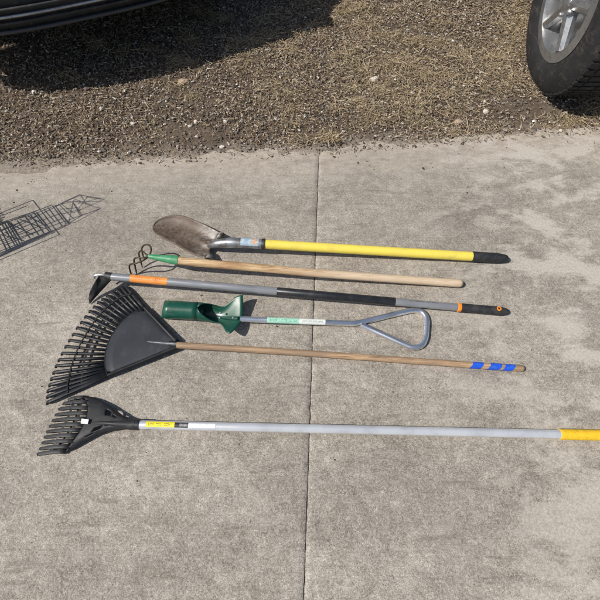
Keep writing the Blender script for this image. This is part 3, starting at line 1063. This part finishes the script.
# ------------------------------------------------------------------ leaf rake
def leaf_rake():
    root = thing('leaf_rake', 'wide black plastic leaf rake with wooden handle and blue tape bands', 'leaf rake', tuple(P(140, 345)))
    apex = Vector((177.5, 344.5))
    hp = 0.019                       # height of the fan plane above the ground

    def Q(v, h):
        return P(v.x, v.y, h)
    tips_px = [(125.5, 286.5), (115.5, 288.2), (105.5, 295.0), (96.5, 302.0), (87.5, 312.0), (78.5, 324.0), (70.5, 336.5), (62.5, 350.0), (56.0, 363.5), (51.0, 377.0), (47.3, 390.0), (46.6, 402.0)]
    root_px = [(144.5, 308.0), (136.5, 310.5), (129.5, 314.5), (122.5, 320.5), (116.0, 328.0), (110.5, 336.5), (107.0, 344.5), (105.0, 352.5), (104.3, 361.0), (105.0, 368.0), (106.3, 372.5), (107.5, 375.5)]
    N = 24

    def tip(t):
        return interp_pts([(a, b, 0) for a, b in tips_px], t).to_2d()

    def base(t):
        return interp_pts([(a, b, 0) for a, b in root_px], t).to_2d()
    # solid web plate
    rows = []
    nseg = 8
    for i in range(nseg + 1):
        q = i / nseg
        row = []
        for k in range(37):
            t = k / 36
            a = apex + Vector((0.0, (t - 0.5) * 4.0))
            p2 = a.lerp(base(t), q)
            ridge = 0.0
            row.append(Q(p2, hp + 0.006 * (1 - q) + ridge - 0.010 * (abs(2 * t - 1) ** 10)))
        rows.append(row)
    head = MB().grid(rows).build('rake_head', M['rake_plate'], root, smooth=50, solid=0.0035, offset=0)
    # tines, each its own piece: web end, straight run, bent tooth
    for i in range(N):
        t = i / (N - 1)
        b0, b1 = base(t), tip(t)
        ra = b0.lerp(apex, 0.05)
        dirv = (b1 - b0).normalized()
        wob = random.uniform(-0.35, 0.35)
        nv = Vector((-dirv.y, dirv.x)) * wob
        sp = [(ra, hp - 0.001), (b0.lerp(b1, 0.35), hp - 0.001), (b0.lerp(b1, 0.72) + nv * 0.6, hp), (b1 - dirv * 3.0 + nv, hp - 0.001), (b1 - dirv * 0.8 + nv, hp - 0.006), (b1 + nv * 1.1 + Vector((0, 0.9)), hp - 0.016), (b1 + dirv * 0.1 + nv * 1.2 + Vector((0, 2.6)), 0.003)]
        ctr = [Q(p, h) for p, h in sp]
        edge = i in (0, N - 1)
        wd = [0.0044, 0.0045, 0.0048, 0.0050, 0.0050, 0.0045, 0.0020]
        if edge:
            wd = [0.0065, 0.0065, 0.006, 0.0055, 0.0055, 0.0045, 0.002]
        th = 0.0042
        rowsu = []
        for j, c_ in enumerate(ctr):
            d_ = (ctr[min(j + 1, len(ctr) - 1)] - ctr[max(j - 1, 0)]).normalized()
            sdv = d_.cross(Vector((0, 0, 1)))
            if sdv.length < 0.2:
                sdv = Vector((0, 1, 0))
            sdv.normalize()
            nn = sdv.cross(d_).normalized()
            wj = wd[j]
            # inverted V gutter section
            rowsu.append([c_ - sdv * wj - nn * th, c_ - sdv * wj * 0.8, c_ + nn * 0.0012, c_ + sdv * wj * 0.8, c_ + sdv * wj - nn * th])
        MB().grid(rowsu).build('tine', M['black_plastic'], root, parent=head, smooth=30, solid=0.0016, offset=0)
    # cross bands that tie the tines together
    for frac, wpx, hz, nm in ((0.66, 0.55, hp + 0.0022, 'cross_band'), (0.42, 0.8, hp - 0.003, 'cross_band')):
        rr = []
        for k in range(61):
            t = k / 60
            dirv = (tip(t) - base(t)).normalized()
            c_ = base(t).lerp(tip(t), frac)
            rr.append([Q(c_ - dirv * wpx, hz - 0.002), Q(c_ - dirv * wpx * 0.6, hz + 0.0015), Q(c_ + dirv * wpx * 0.6, hz + 0.0015), Q(c_ + dirv * wpx, hz - 0.002)])
        MB().grid(rr).build(nm, M['black_plastic'], root, parent=head, smooth=40, solid=0.002, offset=0)
    # raised rim where the plate ends and the ribs down both its sides
    rr = []
    for k in range(61):
        t = k / 60
        c_ = base(t)
        dv = (apex - c_).normalized()
        rr.append([Q(c_ - dv * 0.3, hp - 0.004), Q(c_ - dv * 0.2, hp + 0.0030), Q(c_ + dv * 0.3, hp + 0.0030), Q(c_ + dv * 0.5, hp)])
    MB().grid(rr).build('plate_rim', M['black_plastic'], root, parent=head, smooth=40)
    for t, yo in ((0.0, -3.0), (1.0, 3.0)):
        a, b = apex + Vector((-1, yo)), base(t)
        pts = [Q(a.lerp(b, q), hp + 0.002) for q in (0, 0.3, 0.6, 0.85, 1.0)]
        MB().tube(pts, [0.010, 0.0085, 0.0075, 0.007, 0.006], 10, squash=1.2).build('side_rib', M['black_plastic'], root, parent=head)
    MB().tube([Q(Vector((177, 344.3)), hp + 0.010), Q(Vector((158, 342.6)), hp + 0.006), Q(Vector((139, 341.0)), hp - 0.0015)], [0.0085, 0.0050, 0.0022], 12).build('centre_rib', M['rib_highlight'], root, parent=head)
    MB().tube([Q(Vector((166, 343.4)), hp + 0.001), Q(Vector((171, 344.2)), hp + 0.003), Q(Vector((176.8, 345.0)), hp + 0.003), Q(Vector((178.4, 345.2)), hp + 0.003)], [0.006, 0.0125, 0.0150, 0.0150], 18).build('socket', M['black_plastic'], root, parent=head)
    p0, p1 = P(177, 345.2, 0.028), P(521, 367.8, 0.0115)
    ax = p1 - p0
    pts = [p0 + ax * (i / 20) + Vector((0, 0.002 * math.sin(i / 20 * 5.0), 0)) for i in range(21)]
    hd = MB().tube(pts, [0.0118] * 19 + [0.0122, 0.0122], 22, round_end=(False, True)).build('handle', M['wood_c'], root)
    d = ax.normalized()
    sdv = d.cross(Vector((0, 0, 1))).normalized()        # towards the camera
    up = sdv.cross(d)
    for x0, x1 in ((469.8, 480.5), (487.5, 498.8), (502.0, 512.0)):
        mb = MB()
        rows = []
        for xx in (x0, x1):
            t = (xx - 177) / (521 - 177)
            # perspective: column to fraction along the handle
            lo, hi = 0.0, 1.1
            for _ in range(40):
                mid = (lo + hi) / 2
                q = p0 + ax * mid - Vector((0, 0, H))
                if 300 + F * q.x / (q.y * _c - q.z * _s) < xx:
                    lo = mid
                else:
                    hi = mid
            c_ = p0 + ax * lo + Vector((0, 0.002 * math.sin(lo * 5.0), 0))
            row = []
            for k in range(25):
                a = 2 * math.pi * k / 24
                off = sdv * math.cos(a) + up * math.sin(a)
                row.append(c_ + off * 0.01265 + d * (-0.0085 * math.cos(a + 0.9)))
            rows.append(row)
        mb.grid(rows).build('tape_band', M['blue_tape'], root, parent=hd, smooth=60, weld=True)


leaf_rake()


# ------------------------------------------------------------------ poly shrub rake
def shrub_rake():
    root = thing('shrub_rake', 'dark grey scoop rake with broad tines, silver pole and yellow end grip', 'rake', tuple(P(90, 428)))

    def C(x, y):
        return Vector((20 + x / 4.0, 380 + y / 4.0))

    up_e = [C(*q) for q in ((250, 66), (285, 70), (320, 81), (352, 99), (385, 124), (415, 147), (440, 158), (462, 161))]
    lo_e = [C(*q) for q in ((178, 291), (215, 274), (255, 249), (300, 222), (340, 206), (385, 198), (425, 196), (462, 196))]
    rows = []
    NU, NV = 28, 26

    def bulge(q):
        return (1 - q) ** 1.3

    def body_h(u, t):
        e = abs(2 * t - 1)
        return 0.034 + 0.010 * (u) - 0.022 * e ** 3 * (1 - 0.3 * u) - 0.004 * (1 - u)

    def body_px(u, t):
        a = interp_pts([q.to_3d() for q in up_e], u).to_2d()
        b = interp_pts([q.to_3d() for q in lo_e], u).to_2d()
        p = a.lerp(b, t)
        # the tine roots bow towards the neck in the middle
        p.x += 11.0 * math.sin(math.pi * t ** 0.72) * bulge(u)
        return p
    for i in range(NU + 1):
        u = i / NU
        rows.append([P(*body_px(u, k / NV), body_h(u, k / NV)) for k in range(NV + 1)])
    skip = set()
    # two clusters of drain holes
    for i in range(NU):
        for k in range(NV):
            u, t = (i + .5) / NU, (k + .5) / NV
            if 0.36 < u < 0.47 and 0.20 < t < 0.34 and not (0.26 < t < 0.275):
                skip.add((i, k))
            if 0.50 < u < 0.56 and 0.26 < t < 0.36:
                skip.add((i, k))
            if 0.27 < u < 0.42 and 0.66 < t < 0.76:
                skip.add((i, k))
            if 0.22 < u < 0.34 and 0.80 < t < 0.86:
                skip.add((i, k))
            if 0.45 < u < 0.54 and 0.64 < t < 0.71:
                skip.add((i, k))
    head = MB().grid(rows, skip).build('rake_head', M['dark_plastic'], root, smooth=50, solid=0.004, offset=0)
    tips = [C(*q) for q in ((196, 76), (168, 97), (150, 121), (136, 147), (122, 172), (110, 197), (99, 221), (89, 246), (79, 272), (66, 301))]
    N = 11
    tip3 = [q.to_3d() for q in tips]

    def tine_pts(t):
        b0 = body_px(0.02, t)
        b1 = interp_pts(tip3, t).to_2d()
        return b0, b1
    for i in range(N):
        t = i / (N - 1)
        tt = min(max(t, 0.015), 0.985)
        b0, b1 = tine_pts(tt)
        d2 = b1 - b0
        sag = Vector((0.0, -1.6 * math.sin(math.pi * 0.5)))
        hz0 = body_h(0, tt)
        prof = [(0.0, hz0), (0.25, hz0 + 0.002), (0.5, hz0 * 0.9 + 0.002), (0.75, hz0 * 0.62), (0.92, hz0 * 0.3 + 0.002), (1.0, 0.004)]
        ctr = [P(*(b0 + d2 * q + Vector((0, -1.3 * math.sin(math.pi * q) * (1 - 0.2 * t)))), h) for q, h in prof]
        wd = [0.0068, 0.0062, 0.0059, 0.0056, 0.0051, 0.0036]
        rowsu = []
        for j, c_ in enumerate(ctr):
            d_ = (ctr[min(j + 1, 5)] - ctr[max(j - 1, 0)]).normalized()
            sdv = d_.cross(Vector((0, 0, 1))).normalized()
            nn = sdv.cross(d_)
            wj = wd[j]
            rowsu.append([c_ - sdv * wj - nn * 0.004, c_ - sdv * wj * 0.85, c_ + nn * 0.0006, c_ + sdv * wj * 0.85, c_ + sdv * wj - nn * 0.004])
        MB().grid(rowsu).build('tine', M['dark_plastic'], root, parent=head, smooth=40, solid=0.0022, offset=0)
    for fr in (0.28, 0.56):
        rr = []
        for k in range(41):
            t = 0.01 + 0.98 * k / 40
            b0, b1 = tine_pts(t)
            hz = body_h(0, t) * (0.95 if fr < 0.4 else 0.82)
            c_ = b0.lerp(b1, fr) + Vector((0, -1.3 * math.sin(math.pi * fr)))
            d2 = (b1 - b0).normalized() * 1.25
            rr.append([P(*(c_ - d2), hz - 0.004), P(*(c_ - d2), hz + 0.002), P(*(c_ + d2), hz + 0.002), P(*(c_ + d2), hz - 0.004)])
        MB().grid(rr).build('cross_bar', M['dark_plastic'], root, parent=head, smooth=30)
    # stiffening rib and the socket for the pole
    MB().tube([P(*C(285, 172), 0.040), P(*C(340, 172), 0.046), P(*C(400, 176), 0.044), P(*C(462, 178), 0.040)], [0.003, 0.006, 0.011, 0.0165], 16).build('centre_rib', M['dark_plastic'], root, parent=head)
    c0, c1 = P(132.2, 424.6, 0.038), P(139.5, 424.8, 0.037)
    MB().tube([lerp(c0, c1, -0.6), c0, c1], [0.0165, 0.0180, 0.0180], 22).build('socket', M['black_ring'], root, parent=head)
    s = [P(*C(247, 155), 0.0405), P(*C(276, 158), 0.042), P(*C(271, 177), 0.042), P(*C(244, 174), 0.0405)]
    MB().add(s, [(0, 1, 2, 3)]) if False else None
    mb = MB()
    mb.add(s, [(0, 1, 2, 3)])
    mb.build('sticker', M['white_sticker'], root, parent=head, solid=0.0015, smooth=0)
    p0, p1 = P(136, 424.7, 0.037), P(566, 434.4, 0.021)
    ax = p1 - p0
    MB().tube([p0, p0 + ax * 0.5, p1], 0.0147, 24).build('pole', M['silver_tube'], root)

    def on(px):
        lo, hi = 0.0, 1.3
        for _ in range(40):
            mid = (lo + hi) / 2
            q = p0 + ax * mid - Vector((0, 0, H))
            if 300 + F * q.x / (q.y * _c - q.z * _s) < px:
                lo = mid
            else:
                hi = mid
        return p0 + ax * lo
    rl = 0.0151
    arc = (-0.65, 0.62)
    lb = MB().tube([on(147), on(175.5)], rl, 12, arc=arc).build('label', M['label_yellow'], root)
    print_marks(on(149), on(171), rl + 0.0003, 0.0, 0.0095, 11, M['ink_black'], root, lb, 4, 6)
    lb = MB().tube([on(175.6), on(189)], rl, 12, arc=(arc[0] + 0.12, arc[1])).build('label', M['label_ink'], root)
    print_marks(on(180.5), on(188.5), rl + 0.0003, 0.05, 0.009, 12, M['ink_white'], root, lb, 0, 7, 3)
    MB().tube([on(189.1), on(216)], rl, 12, arc=(arc[0] + 0.25, arc[1])).build('label', M['white_sticker'], root)
    pts, rr = [], []
    for i in range(40):
        px = 559.5 + i * 2.1
        pts.append(on(px))
        rr.append(0.0178 + 0.0009 * mnoise.noise(Vector((i * 0.55, 3, 1))) + (0.0004 if i % 9 == 0 else 0))
    rr[0] = 0.0172
    MB().tube(pts, rr, 26, round_end=(False, True)).build('grip', M['yellow_grip'], root, smooth=60)


shrub_rake()


# ------------------------------------------------------------------ leaning wire cages beyond the left edge, their shadow on the slab
def wire_cages():
    sh = sun_dir / sun_dir.z          # per metre of height
    X0 = P(3, 240).x

    def lift(px, py, dx=0.0):
        """point of the cage that throws the shadow seen at (px, py): the cages lean in an upright plane at X0"""
        g = P(px, py)
        k = max(0.012, (g.x - X0 + dx))
        h = k / -sh.x
        return g + sh * h

    def Z(x, y):                       # crop coordinates of the shadow study -> photograph
        return (x * 110 / 600.0, 180 + y * 90 / 491.0)
    base = P(-6, 262)
    root = thing('wire_cage', 'nested folding wire plant cages leaning beside the slab, throwing a lattice shadow', 'wire cage', (base.x, base.y, 0))
    sets = []
    # big outer frame
    frame1 = [[(-60, 205), (180, 110), (325, 298), (-60, 462)], [(-60, 222), (150, 140)], [(-60, 446), (300, 284)]]
    # middle ladder, dense
    frame2 = [[(-60, 270), (285, 135)], [(-60, 262), (200, 178)], [(-60, 425), (275, 280)], [(-60, 412), (250, 290)], [(-60, 432), (360, 244)],
              [(20, 225), (100, 360)], [(35, 222), (112, 352)], [(60, 232), (120, 335)], [(5, 232), (88, 365)], [(-12, 240), (60, 380)], [(-30, 250), (40, 388)], [(95, 222), (165, 318)], [(140, 200), (212, 300)], [(185, 178), (270, 282)], [(200, 176), (276, 272)],
              [(20, 335), (240, 240)], [(10, 305), (230, 215)], [(0, 275), (215, 190)], [(30, 355), (250, 262)],
              [(60, 240), (180, 300)], [(110, 215), (235, 262)], [(15, 300), (130, 330)], [(150, 195), (262, 255)], [(-40, 430), (300, 272)], [(-50, 440), (280, 286)], [(-60, 256), (250, 150)], [(45, 224), (110, 318)], [(165, 188), (240, 290)], [(-20, 290), (120, 228)], [(-30, 345), (150, 268)]]
    frame3 = [[(200, 180), (300, 140), (380, 240), (285, 285)], [(286, 140), (362, 240)], [(230, 220), (335, 180)], [(250, 245), (350, 205)], [(262, 150), (340, 252)], [(240, 160), (300, 230)]]
    frame4 = [[(300, 140), (395, 118), (450, 192), (372, 238)], [(330, 160), (425, 150)], [(395, 118), (440, 195)], [(300, 145), (440, 82)], [(340, 185), (440, 160)], [(318, 130), (400, 210)]]
    frame5 = [[(330, 128), (432, 80), (570, 105), (400, 180)], [(400, 112), (550, 155), (410, 232), (375, 235)], [(360, 118), (545, 118)], [(392, 100), (500, 135)], [(440, 82), (470, 130)], [(470, 92), (560, 105)], [(480, 88), (425, 160)], [(540, 100), (425, 130)]]
    for fr, rad, off in ((frame1, 0.0023, 0.020), (frame2, 0.0024, 0.0), (frame3, 0.0022, 0.010), (frame4, 0.0019, 0.018), (frame5, 0.0016, 0.026)):
        mb = MB()
        for pl in fr:
            pts = [lift(*Z(*q), off) for q in pl]
            if len(pl) == 4:
                pts = pts + [pts[0]] if fr is not frame1 else pts
            for a, b in zip(pts[:-1], pts[1:]):
                mb.tube([a, lerp(a, b, 0.5), b], rad, 6)
        mb.build('wire_panel', M['wire'], root, smooth=60)
    # props that hold the leaning panels up, out to the left
    mb = MB()
    for q in ((432, 80), (550, 155)):
        t = lift(*Z(*q), 0.026)
        ft = P(*Z(-330, 470))
        mb.tube([t, Vector((ft.x, ft.y, 0.003))], 0.0022, 6)
    mb.build('prop', M['wire'], root)


wire_cages()


# ------------------------------------------------------------------ parked vehicles at the far side of the yard
M['paint_dark'] = wear('dark_blue_grey_paint', (0.018, 0.021, 0.027), (0.024, 0.027, 0.033), 0.25, 0.0, scale=6, bump=0.01)
M['paint_grey'] = wear('charcoal_paint', (0.035, 0.036, 0.038), (0.045, 0.045, 0.046), 0.28, 0.0, scale=6, bump=0.01)
M['trim'] = wear('black_trim', (0.018, 0.018, 0.019), (0.03, 0.03, 0.03), 0.6, scale=30, grime=0.6, grime_c=(0.10, 0.085, 0.068))
M['tyre'] = wear('tyre_rubber', (0.009, 0.0095, 0.0105), (0.024, 0.022, 0.020), 0.85, scale=20, amount=(0.5, 0.8), bump=0.2, grime=0.55, grime_c=(0.085, 0.07, 0.055))
M['alloy'] = wear('alloy_rim', (0.42, 0.43, 0.44), (0.30, 0.30, 0.30), 0.38, 0.8, scale=20, grime=0.7, grime_c=(0.11, 0.09, 0.07))
M['glass'] = wear('dark_window_glass', (0.010, 0.012, 0.013), (0.012, 0.013, 0.014), 0.06, scale=5, bump=0.0)
M['lamp'] = wear('headlight_lens', (0.55, 0.57, 0.58), (0.4, 0.42, 0.43), 0.12, 0.3, scale=30)


def vehicle(label, loc, heading, paint, RW=0.335, lift=0.0, ax_f=0.86, ax_r=3.50):
    """front at x = 0, length along +x, then turned to its heading"""
    root = bpy.data.objects.new('parked_car', None)
    COL.objects.link(root)
    tag(root, label, 'car')
    RZ = RW
    kt = RW / 0.335
    HW = 0.88

    def arch(cx, n=14):
        return [(cx + 0.415 * math.cos(a), 0.335 + 0.415 * math.sin(a)) for a in np.linspace(-0.18, math.pi + 0.18, n)]
    bottom = [(0.10, 0.34)] + [(p[0], p[1]) for p in arch(ax_f)][::-1] + [(p[0], p[1]) for p in arch(ax_r)][::-1] + [(4.32, 0.36)]
    top = [(4.42, 0.55), (4.42, 0.95), (4.30, 1.06), (2.4, 1.05), (1.30, 1.01), (0.55, 0.94), (0.20, 0.86), (0.05, 0.72), (0.02, 0.50)]
    outline = bottom + top
    mb = MB()

    def wscale(xx, zz):
        k = max(0, (0.75 - xx) / 0.75)
        return HW * (1 - 0.16 * k * k) - 0.10 * max(0, zz - 0.75)
    n = len(outline)
    lanes = (-1, -0.93, -0.6, 0, 0.6, 0.93, 1)
    vs = []
    for s in lanes:
        for xx, zz in outline:
            nose = 0.10 * (1 - abs(s) ** 2.5) * max(0, 1 - xx / 0.9)
            k = 1.0 if abs(s) < 0.95 else 1.0
            zz2 = zz - (0.02 if abs(s) == 1 and zz > 0.9 else 0)
            vs.append((xx - nose + 0.1 * max(0, 1 - xx / 0.9), s * wscale(xx, zz) * k, zz2))
    fs = []
    for j in range(len(lanes) - 1):
        for i in range(n):
            i2 = (i + 1) % n
            fs.append((j * n + i, j * n + i2, (j + 1) * n + i2, (j + 1) * n + i))
    fs.append(tuple(range(n)))
    fs.append(tuple((len(lanes) - 1) * n + i for i in range(n))[::-1])
    mb.add(vs, fs)
    body = mb.build('body', paint, None, smooth=30, bevel=0.018)
    parts = [body]
    bump_subs = []
    # cabin with roof
    mb = MB()
    st = [(1.15, 1.00, 0.76), (1.95, 1.50, 0.60), (2.3, 1.55, 0.60), (3.7, 1.53, 0.59), (4.32, 1.04, 0.74)]
    rows = []
    for xx, zz, hw in st:
        rows.append([(xx, -hw, zz), (xx, -hw * 0.85, zz + 0.02), (xx, 0, zz + 0.04), (xx, hw * 0.85, zz + 0.02), (xx, hw, zz)])
    mb.grid([[Vector(p) for p in r] for r in rows])
    for s in (-1, 1):
        top_ = [Vector((xx, s * hw, zz)) for xx, zz, hw in st]
        bot_ = [Vector((xx, s * 0.80, 1.0)) for xx, zz, hw in st]
        mb.grid([top_, bot_])
    parts.append(mb.build('cabin', paint, None, smooth=30))
    mb = MB()
    for s in (-1, 1):
        q = [(1.55, 1.07, 0.785), (2.02, 1.42, 0.65), (2.75, 1.46, 0.645), (2.75, 1.07, 0.785)]
        o_ = 0.012
        w1 = MB()
        w1.add([(x_, s * (y_ + o_), z_) for x_, z_, y_ in q], [(0, 1, 2, 3)])
        parts.append(w1.build('window', M['glass'], None, smooth=0, solid=0.006))
        q = [(2.83, 1.07, 0.785), (2.83, 1.46, 0.645), (3.62, 1.44, 0.645), (3.95, 1.07, 0.785)]
        w1 = MB()
        w1.add([(x_, s * (y_ + o_), z_) for x_, z_, y_ in q], [(0, 1, 2, 3)])
        parts.append(w1.build('window', M['glass'], None, smooth=0, solid=0.006))
    w1 = MB()
    w1.add([(1.22, -0.66, 1.075), (1.22, 0.66, 1.075), (1.90, 0.54, 1.515), (1.90, -0.54, 1.515)], [(0, 1, 2, 3)])
    parts.append(w1.build('windscreen', M['glass'], None, smooth=0, solid=0.006))
    # bumper, grille, lamps, sills
    mb = MB()
    rows = []
    for s in np.linspace(-1, 1, 17):
        bx = 0.085 * abs(s) ** 3 * 2.2 - 0.035
        yy = s * 0.80
        rows.append([Vector((bx + 0.10, yy, 0.30)), Vector((bx + 0.01, yy, 0.33)), Vector((bx - 0.015, yy, 0.42)), Vector((bx, yy, 0.55)), Vector((bx + 0.09, yy, 0.58))])
    bump_o = mb.grid(rows).build('bumper', M['trim'], None, smooth=50, solid=0.01)
    parts.append(bump_o)

    def bx_at(yy, zz, push=0.0):
        s_ = yy / 0.80
        b_ = 0.085 * abs(s_) ** 3 * 2.2 - 0.035
        f_ = np.interp(zz, [0.30, 0.33, 0.42, 0.55, 0.58], [0.10, 0.01, -0.015, 0.0, 0.09])
        return Vector((b_ + f_ - push, yy, zz))
    # lower intake slats, seam lip, fog lamps and clips
    for zc in (0.375, 0.405, 0.435):
        mb = MB()
        mb.tube([bx_at(yy, zc, 0.012) for yy in np.linspace(-0.44, 0.44, 15)], 0.007, 8)
        bump_subs.append((mb.build('intake_slat', M['alloy'] if zc == 0.405 else M['trim'], None, smooth=50), bump_o))
    mb = MB()
    mb.tube([bx_at(yy, 0.335, 0.014) for yy in np.linspace(-0.78, 0.78, 25)], 0.010, 8)
    bump_subs.append((mb.build('lip', paint, None, smooth=50), bump_o))
    mb = MB()
    mb.tube([bx_at(yy, 0.485, 0.012) for yy in np.linspace(-0.78, 0.78, 25)], 0.006, 8)
    bump_subs.append((mb.build('trim_strip', paint, None, smooth=50), bump_o))
    for s in (-1, 1):
        mb = MB()
        c_ = bx_at(s * 0.60, 0.41, 0.004)
        mb.tube([c_ + Vector((0.03, 0, 0)), c_ + Vector((-0.012, 0, 0)), c_ + Vector((-0.016, 0, 0))], [0.055, 0.055, 0.042], 24)
        bump_subs.append((mb.build('fog_lamp', M['lamp'], None, smooth=40), bump_o))
        for yy in (0.2, 0.5, 0.72):
            mb = MB()
            c_ = bx_at(s * yy, 0.315, 0.012)
            mb.tube([c_ + Vector((0.02, 0, 0.004)), c_ + Vector((-0.004, 0, -0.004))], 0.009, 10)
            bump_subs.append((mb.build('clip', M['bolt'], None, smooth=40), bump_o))
    mb = MB()
    for k in range(5):
        zc = 0.61 + k * 0.035
        mb.box((0.0, -0.42, zc), (0.06, 0.42, zc + 0.018))
    parts.append(mb.build('grille', M['trim'], None, smooth=30, bevel=0.004))
    for s in (-1, 1):
        mb = MB()
        mb.box((0.03, s * 0.58 - 0.13, 0.62), (0.16, s * 0.58 + 0.13, 0.76))
        parts.append(mb.build('headlight', M['lamp'], None, smooth=40, bevel=0.03))
        mb = MB()
        mb.box((ax_f + 0.46, s * 0.83 - 0.04, 0.235), (ax_r - 0.46, s * 0.83 + 0.04, 0.33))
        parts.append(mb.build('sill', M['trim'], None, smooth=30, bevel=0.02))
        mb = MB()
        mb.box((1.55, s * 0.93 - 0.09, 1.04), (1.66, s * 0.93 + 0.09, 1.17))
        parts.append(mb.build('mirror', M['trim'], None, smooth=40, bevel=0.03))
    subs = []
    prof = [(0.215, 0.095), (0.235, 0.112), (0.275, 0.116), (0.312, 0.104), (0.330, 0.085), (0.335, 0.055), (0.3355, 0.0)]
    prof = [(r_ * kt, y_) for r_, y_ in prof]
    prof = prof + [(r_, -y_) for r_, y_ in prof[-2::-1]]
    for cx in (ax_f, ax_r):
        for s in (-1, 1):
            cy = s * 0.765
            mb = MB()
            rows = []
            for k in range(65):
                a = 2 * math.pi * k / 64
                rows.append([Vector((cx + r_ * math.cos(a), cy + y_, RZ + r_ * math.sin(a))) for r_, y_ in prof])
            mb.grid(rows)
            # tread blocks
            for k in range(64):
                a = 2 * math.pi * (k + 0.5) / 64
                for y0, y1, sh_ in ((-0.085, -0.045, 0.3), (-0.035, 0.035, 0), (0.045, 0.085, 0.3)):
                    da = 0.031
                    vs = []
                    for rr_ in (0.330 * kt, 0.3395 * kt):
                        for aa, yy in ((a - da, y0), (a + da, y0), (a + da, y1), (a - da, y1)):
                            vs.append((cx + rr_ * math.cos(aa), cy + yy, RZ + rr_ * math.sin(aa)))
                    mb.add(vs, [(0, 1, 2, 3), (4, 5, 6, 7), (0, 1, 5, 4), (1, 2, 6, 5), (2, 3, 7, 6), (3, 0, 4, 7)])
            ty = mb.build('wheel', M['tyre'], None, smooth=35)
            parts.append(ty)
            mb = MB()
            rows = []
            pr = [(0.216 * kt, 0.100), (0.205, 0.104), (0.198, 0.085), (0.190, 0.02), (0.04, 0.02), (0.0, 0.02)]
            for k in range(49):
                a = 2 * math.pi * k / 48
                rows.append([Vector((cx + r_ * math.cos(a), cy + s * y_, RZ + r_ * math.sin(a))) for r_, y_ in pr])
            mb.grid(rows)
            for k in range(5):
                a = 2 * math.pi * k / 5 + 0.3
                c_ = Vector((cx, cy + s * 0.07, RZ))
                e_ = Vector((cx + 0.2 * math.cos(a), cy + s * 0.082, RZ + 0.2 * math.sin(a)))
                mb.tube([c_, e_], [0.036, 0.024], 8, squash=1.0)
            for k in range(5):
                a = 2 * math.pi * k / 5 + 0.93
                c_ = Vector((cx + 0.057 * math.cos(a), cy + s * 0.088, RZ + 0.057 * math.sin(a)))
                mb.tube([c_ - Vector((0, s * 0.03, 0)), c_ + Vector((0, s * 0.018, 0)), c_ + Vector((0, s * 0.022, 0))], [0.011, 0.011, 0.008], 6)
            c_ = Vector((cx, cy + s * 0.075, RZ))
            mb.tube([c_, c_ + Vector((0, s * 0.030, 0)), c_ + Vector((0, s * 0.036, 0))], [0.034, 0.032, 0.024], 20)
            subs.append((mb.build('rim', M['alloy'], None, smooth=40), ty))
    root.location = loc
    root.rotation_euler = (0, 0, heading)
    for p in parts:
        if lift and p.name.split('.')[0] != 'wheel':
            p.location.z = lift
        p.parent = root
    for p, q in subs + bump_subs:
        p.parent = q
    return root


# tyre contact of the right-hand truck measured at the right of the picture
tc = P(531, 93)
vehicle('dark off-road car nose on at the far right, one tyre at the concrete side', (tc.x + 0.875, 2.15 - 0.62, 0.008), R(90), M['paint_dark'], RW=0.385, lift=0.30, ax_f=0.62, ax_r=3.2)
vehicle('charcoal car parked nose on at the far left, its shade on the soil', (-1.01, 2.15, 0.008), R(112), M['paint_grey'])
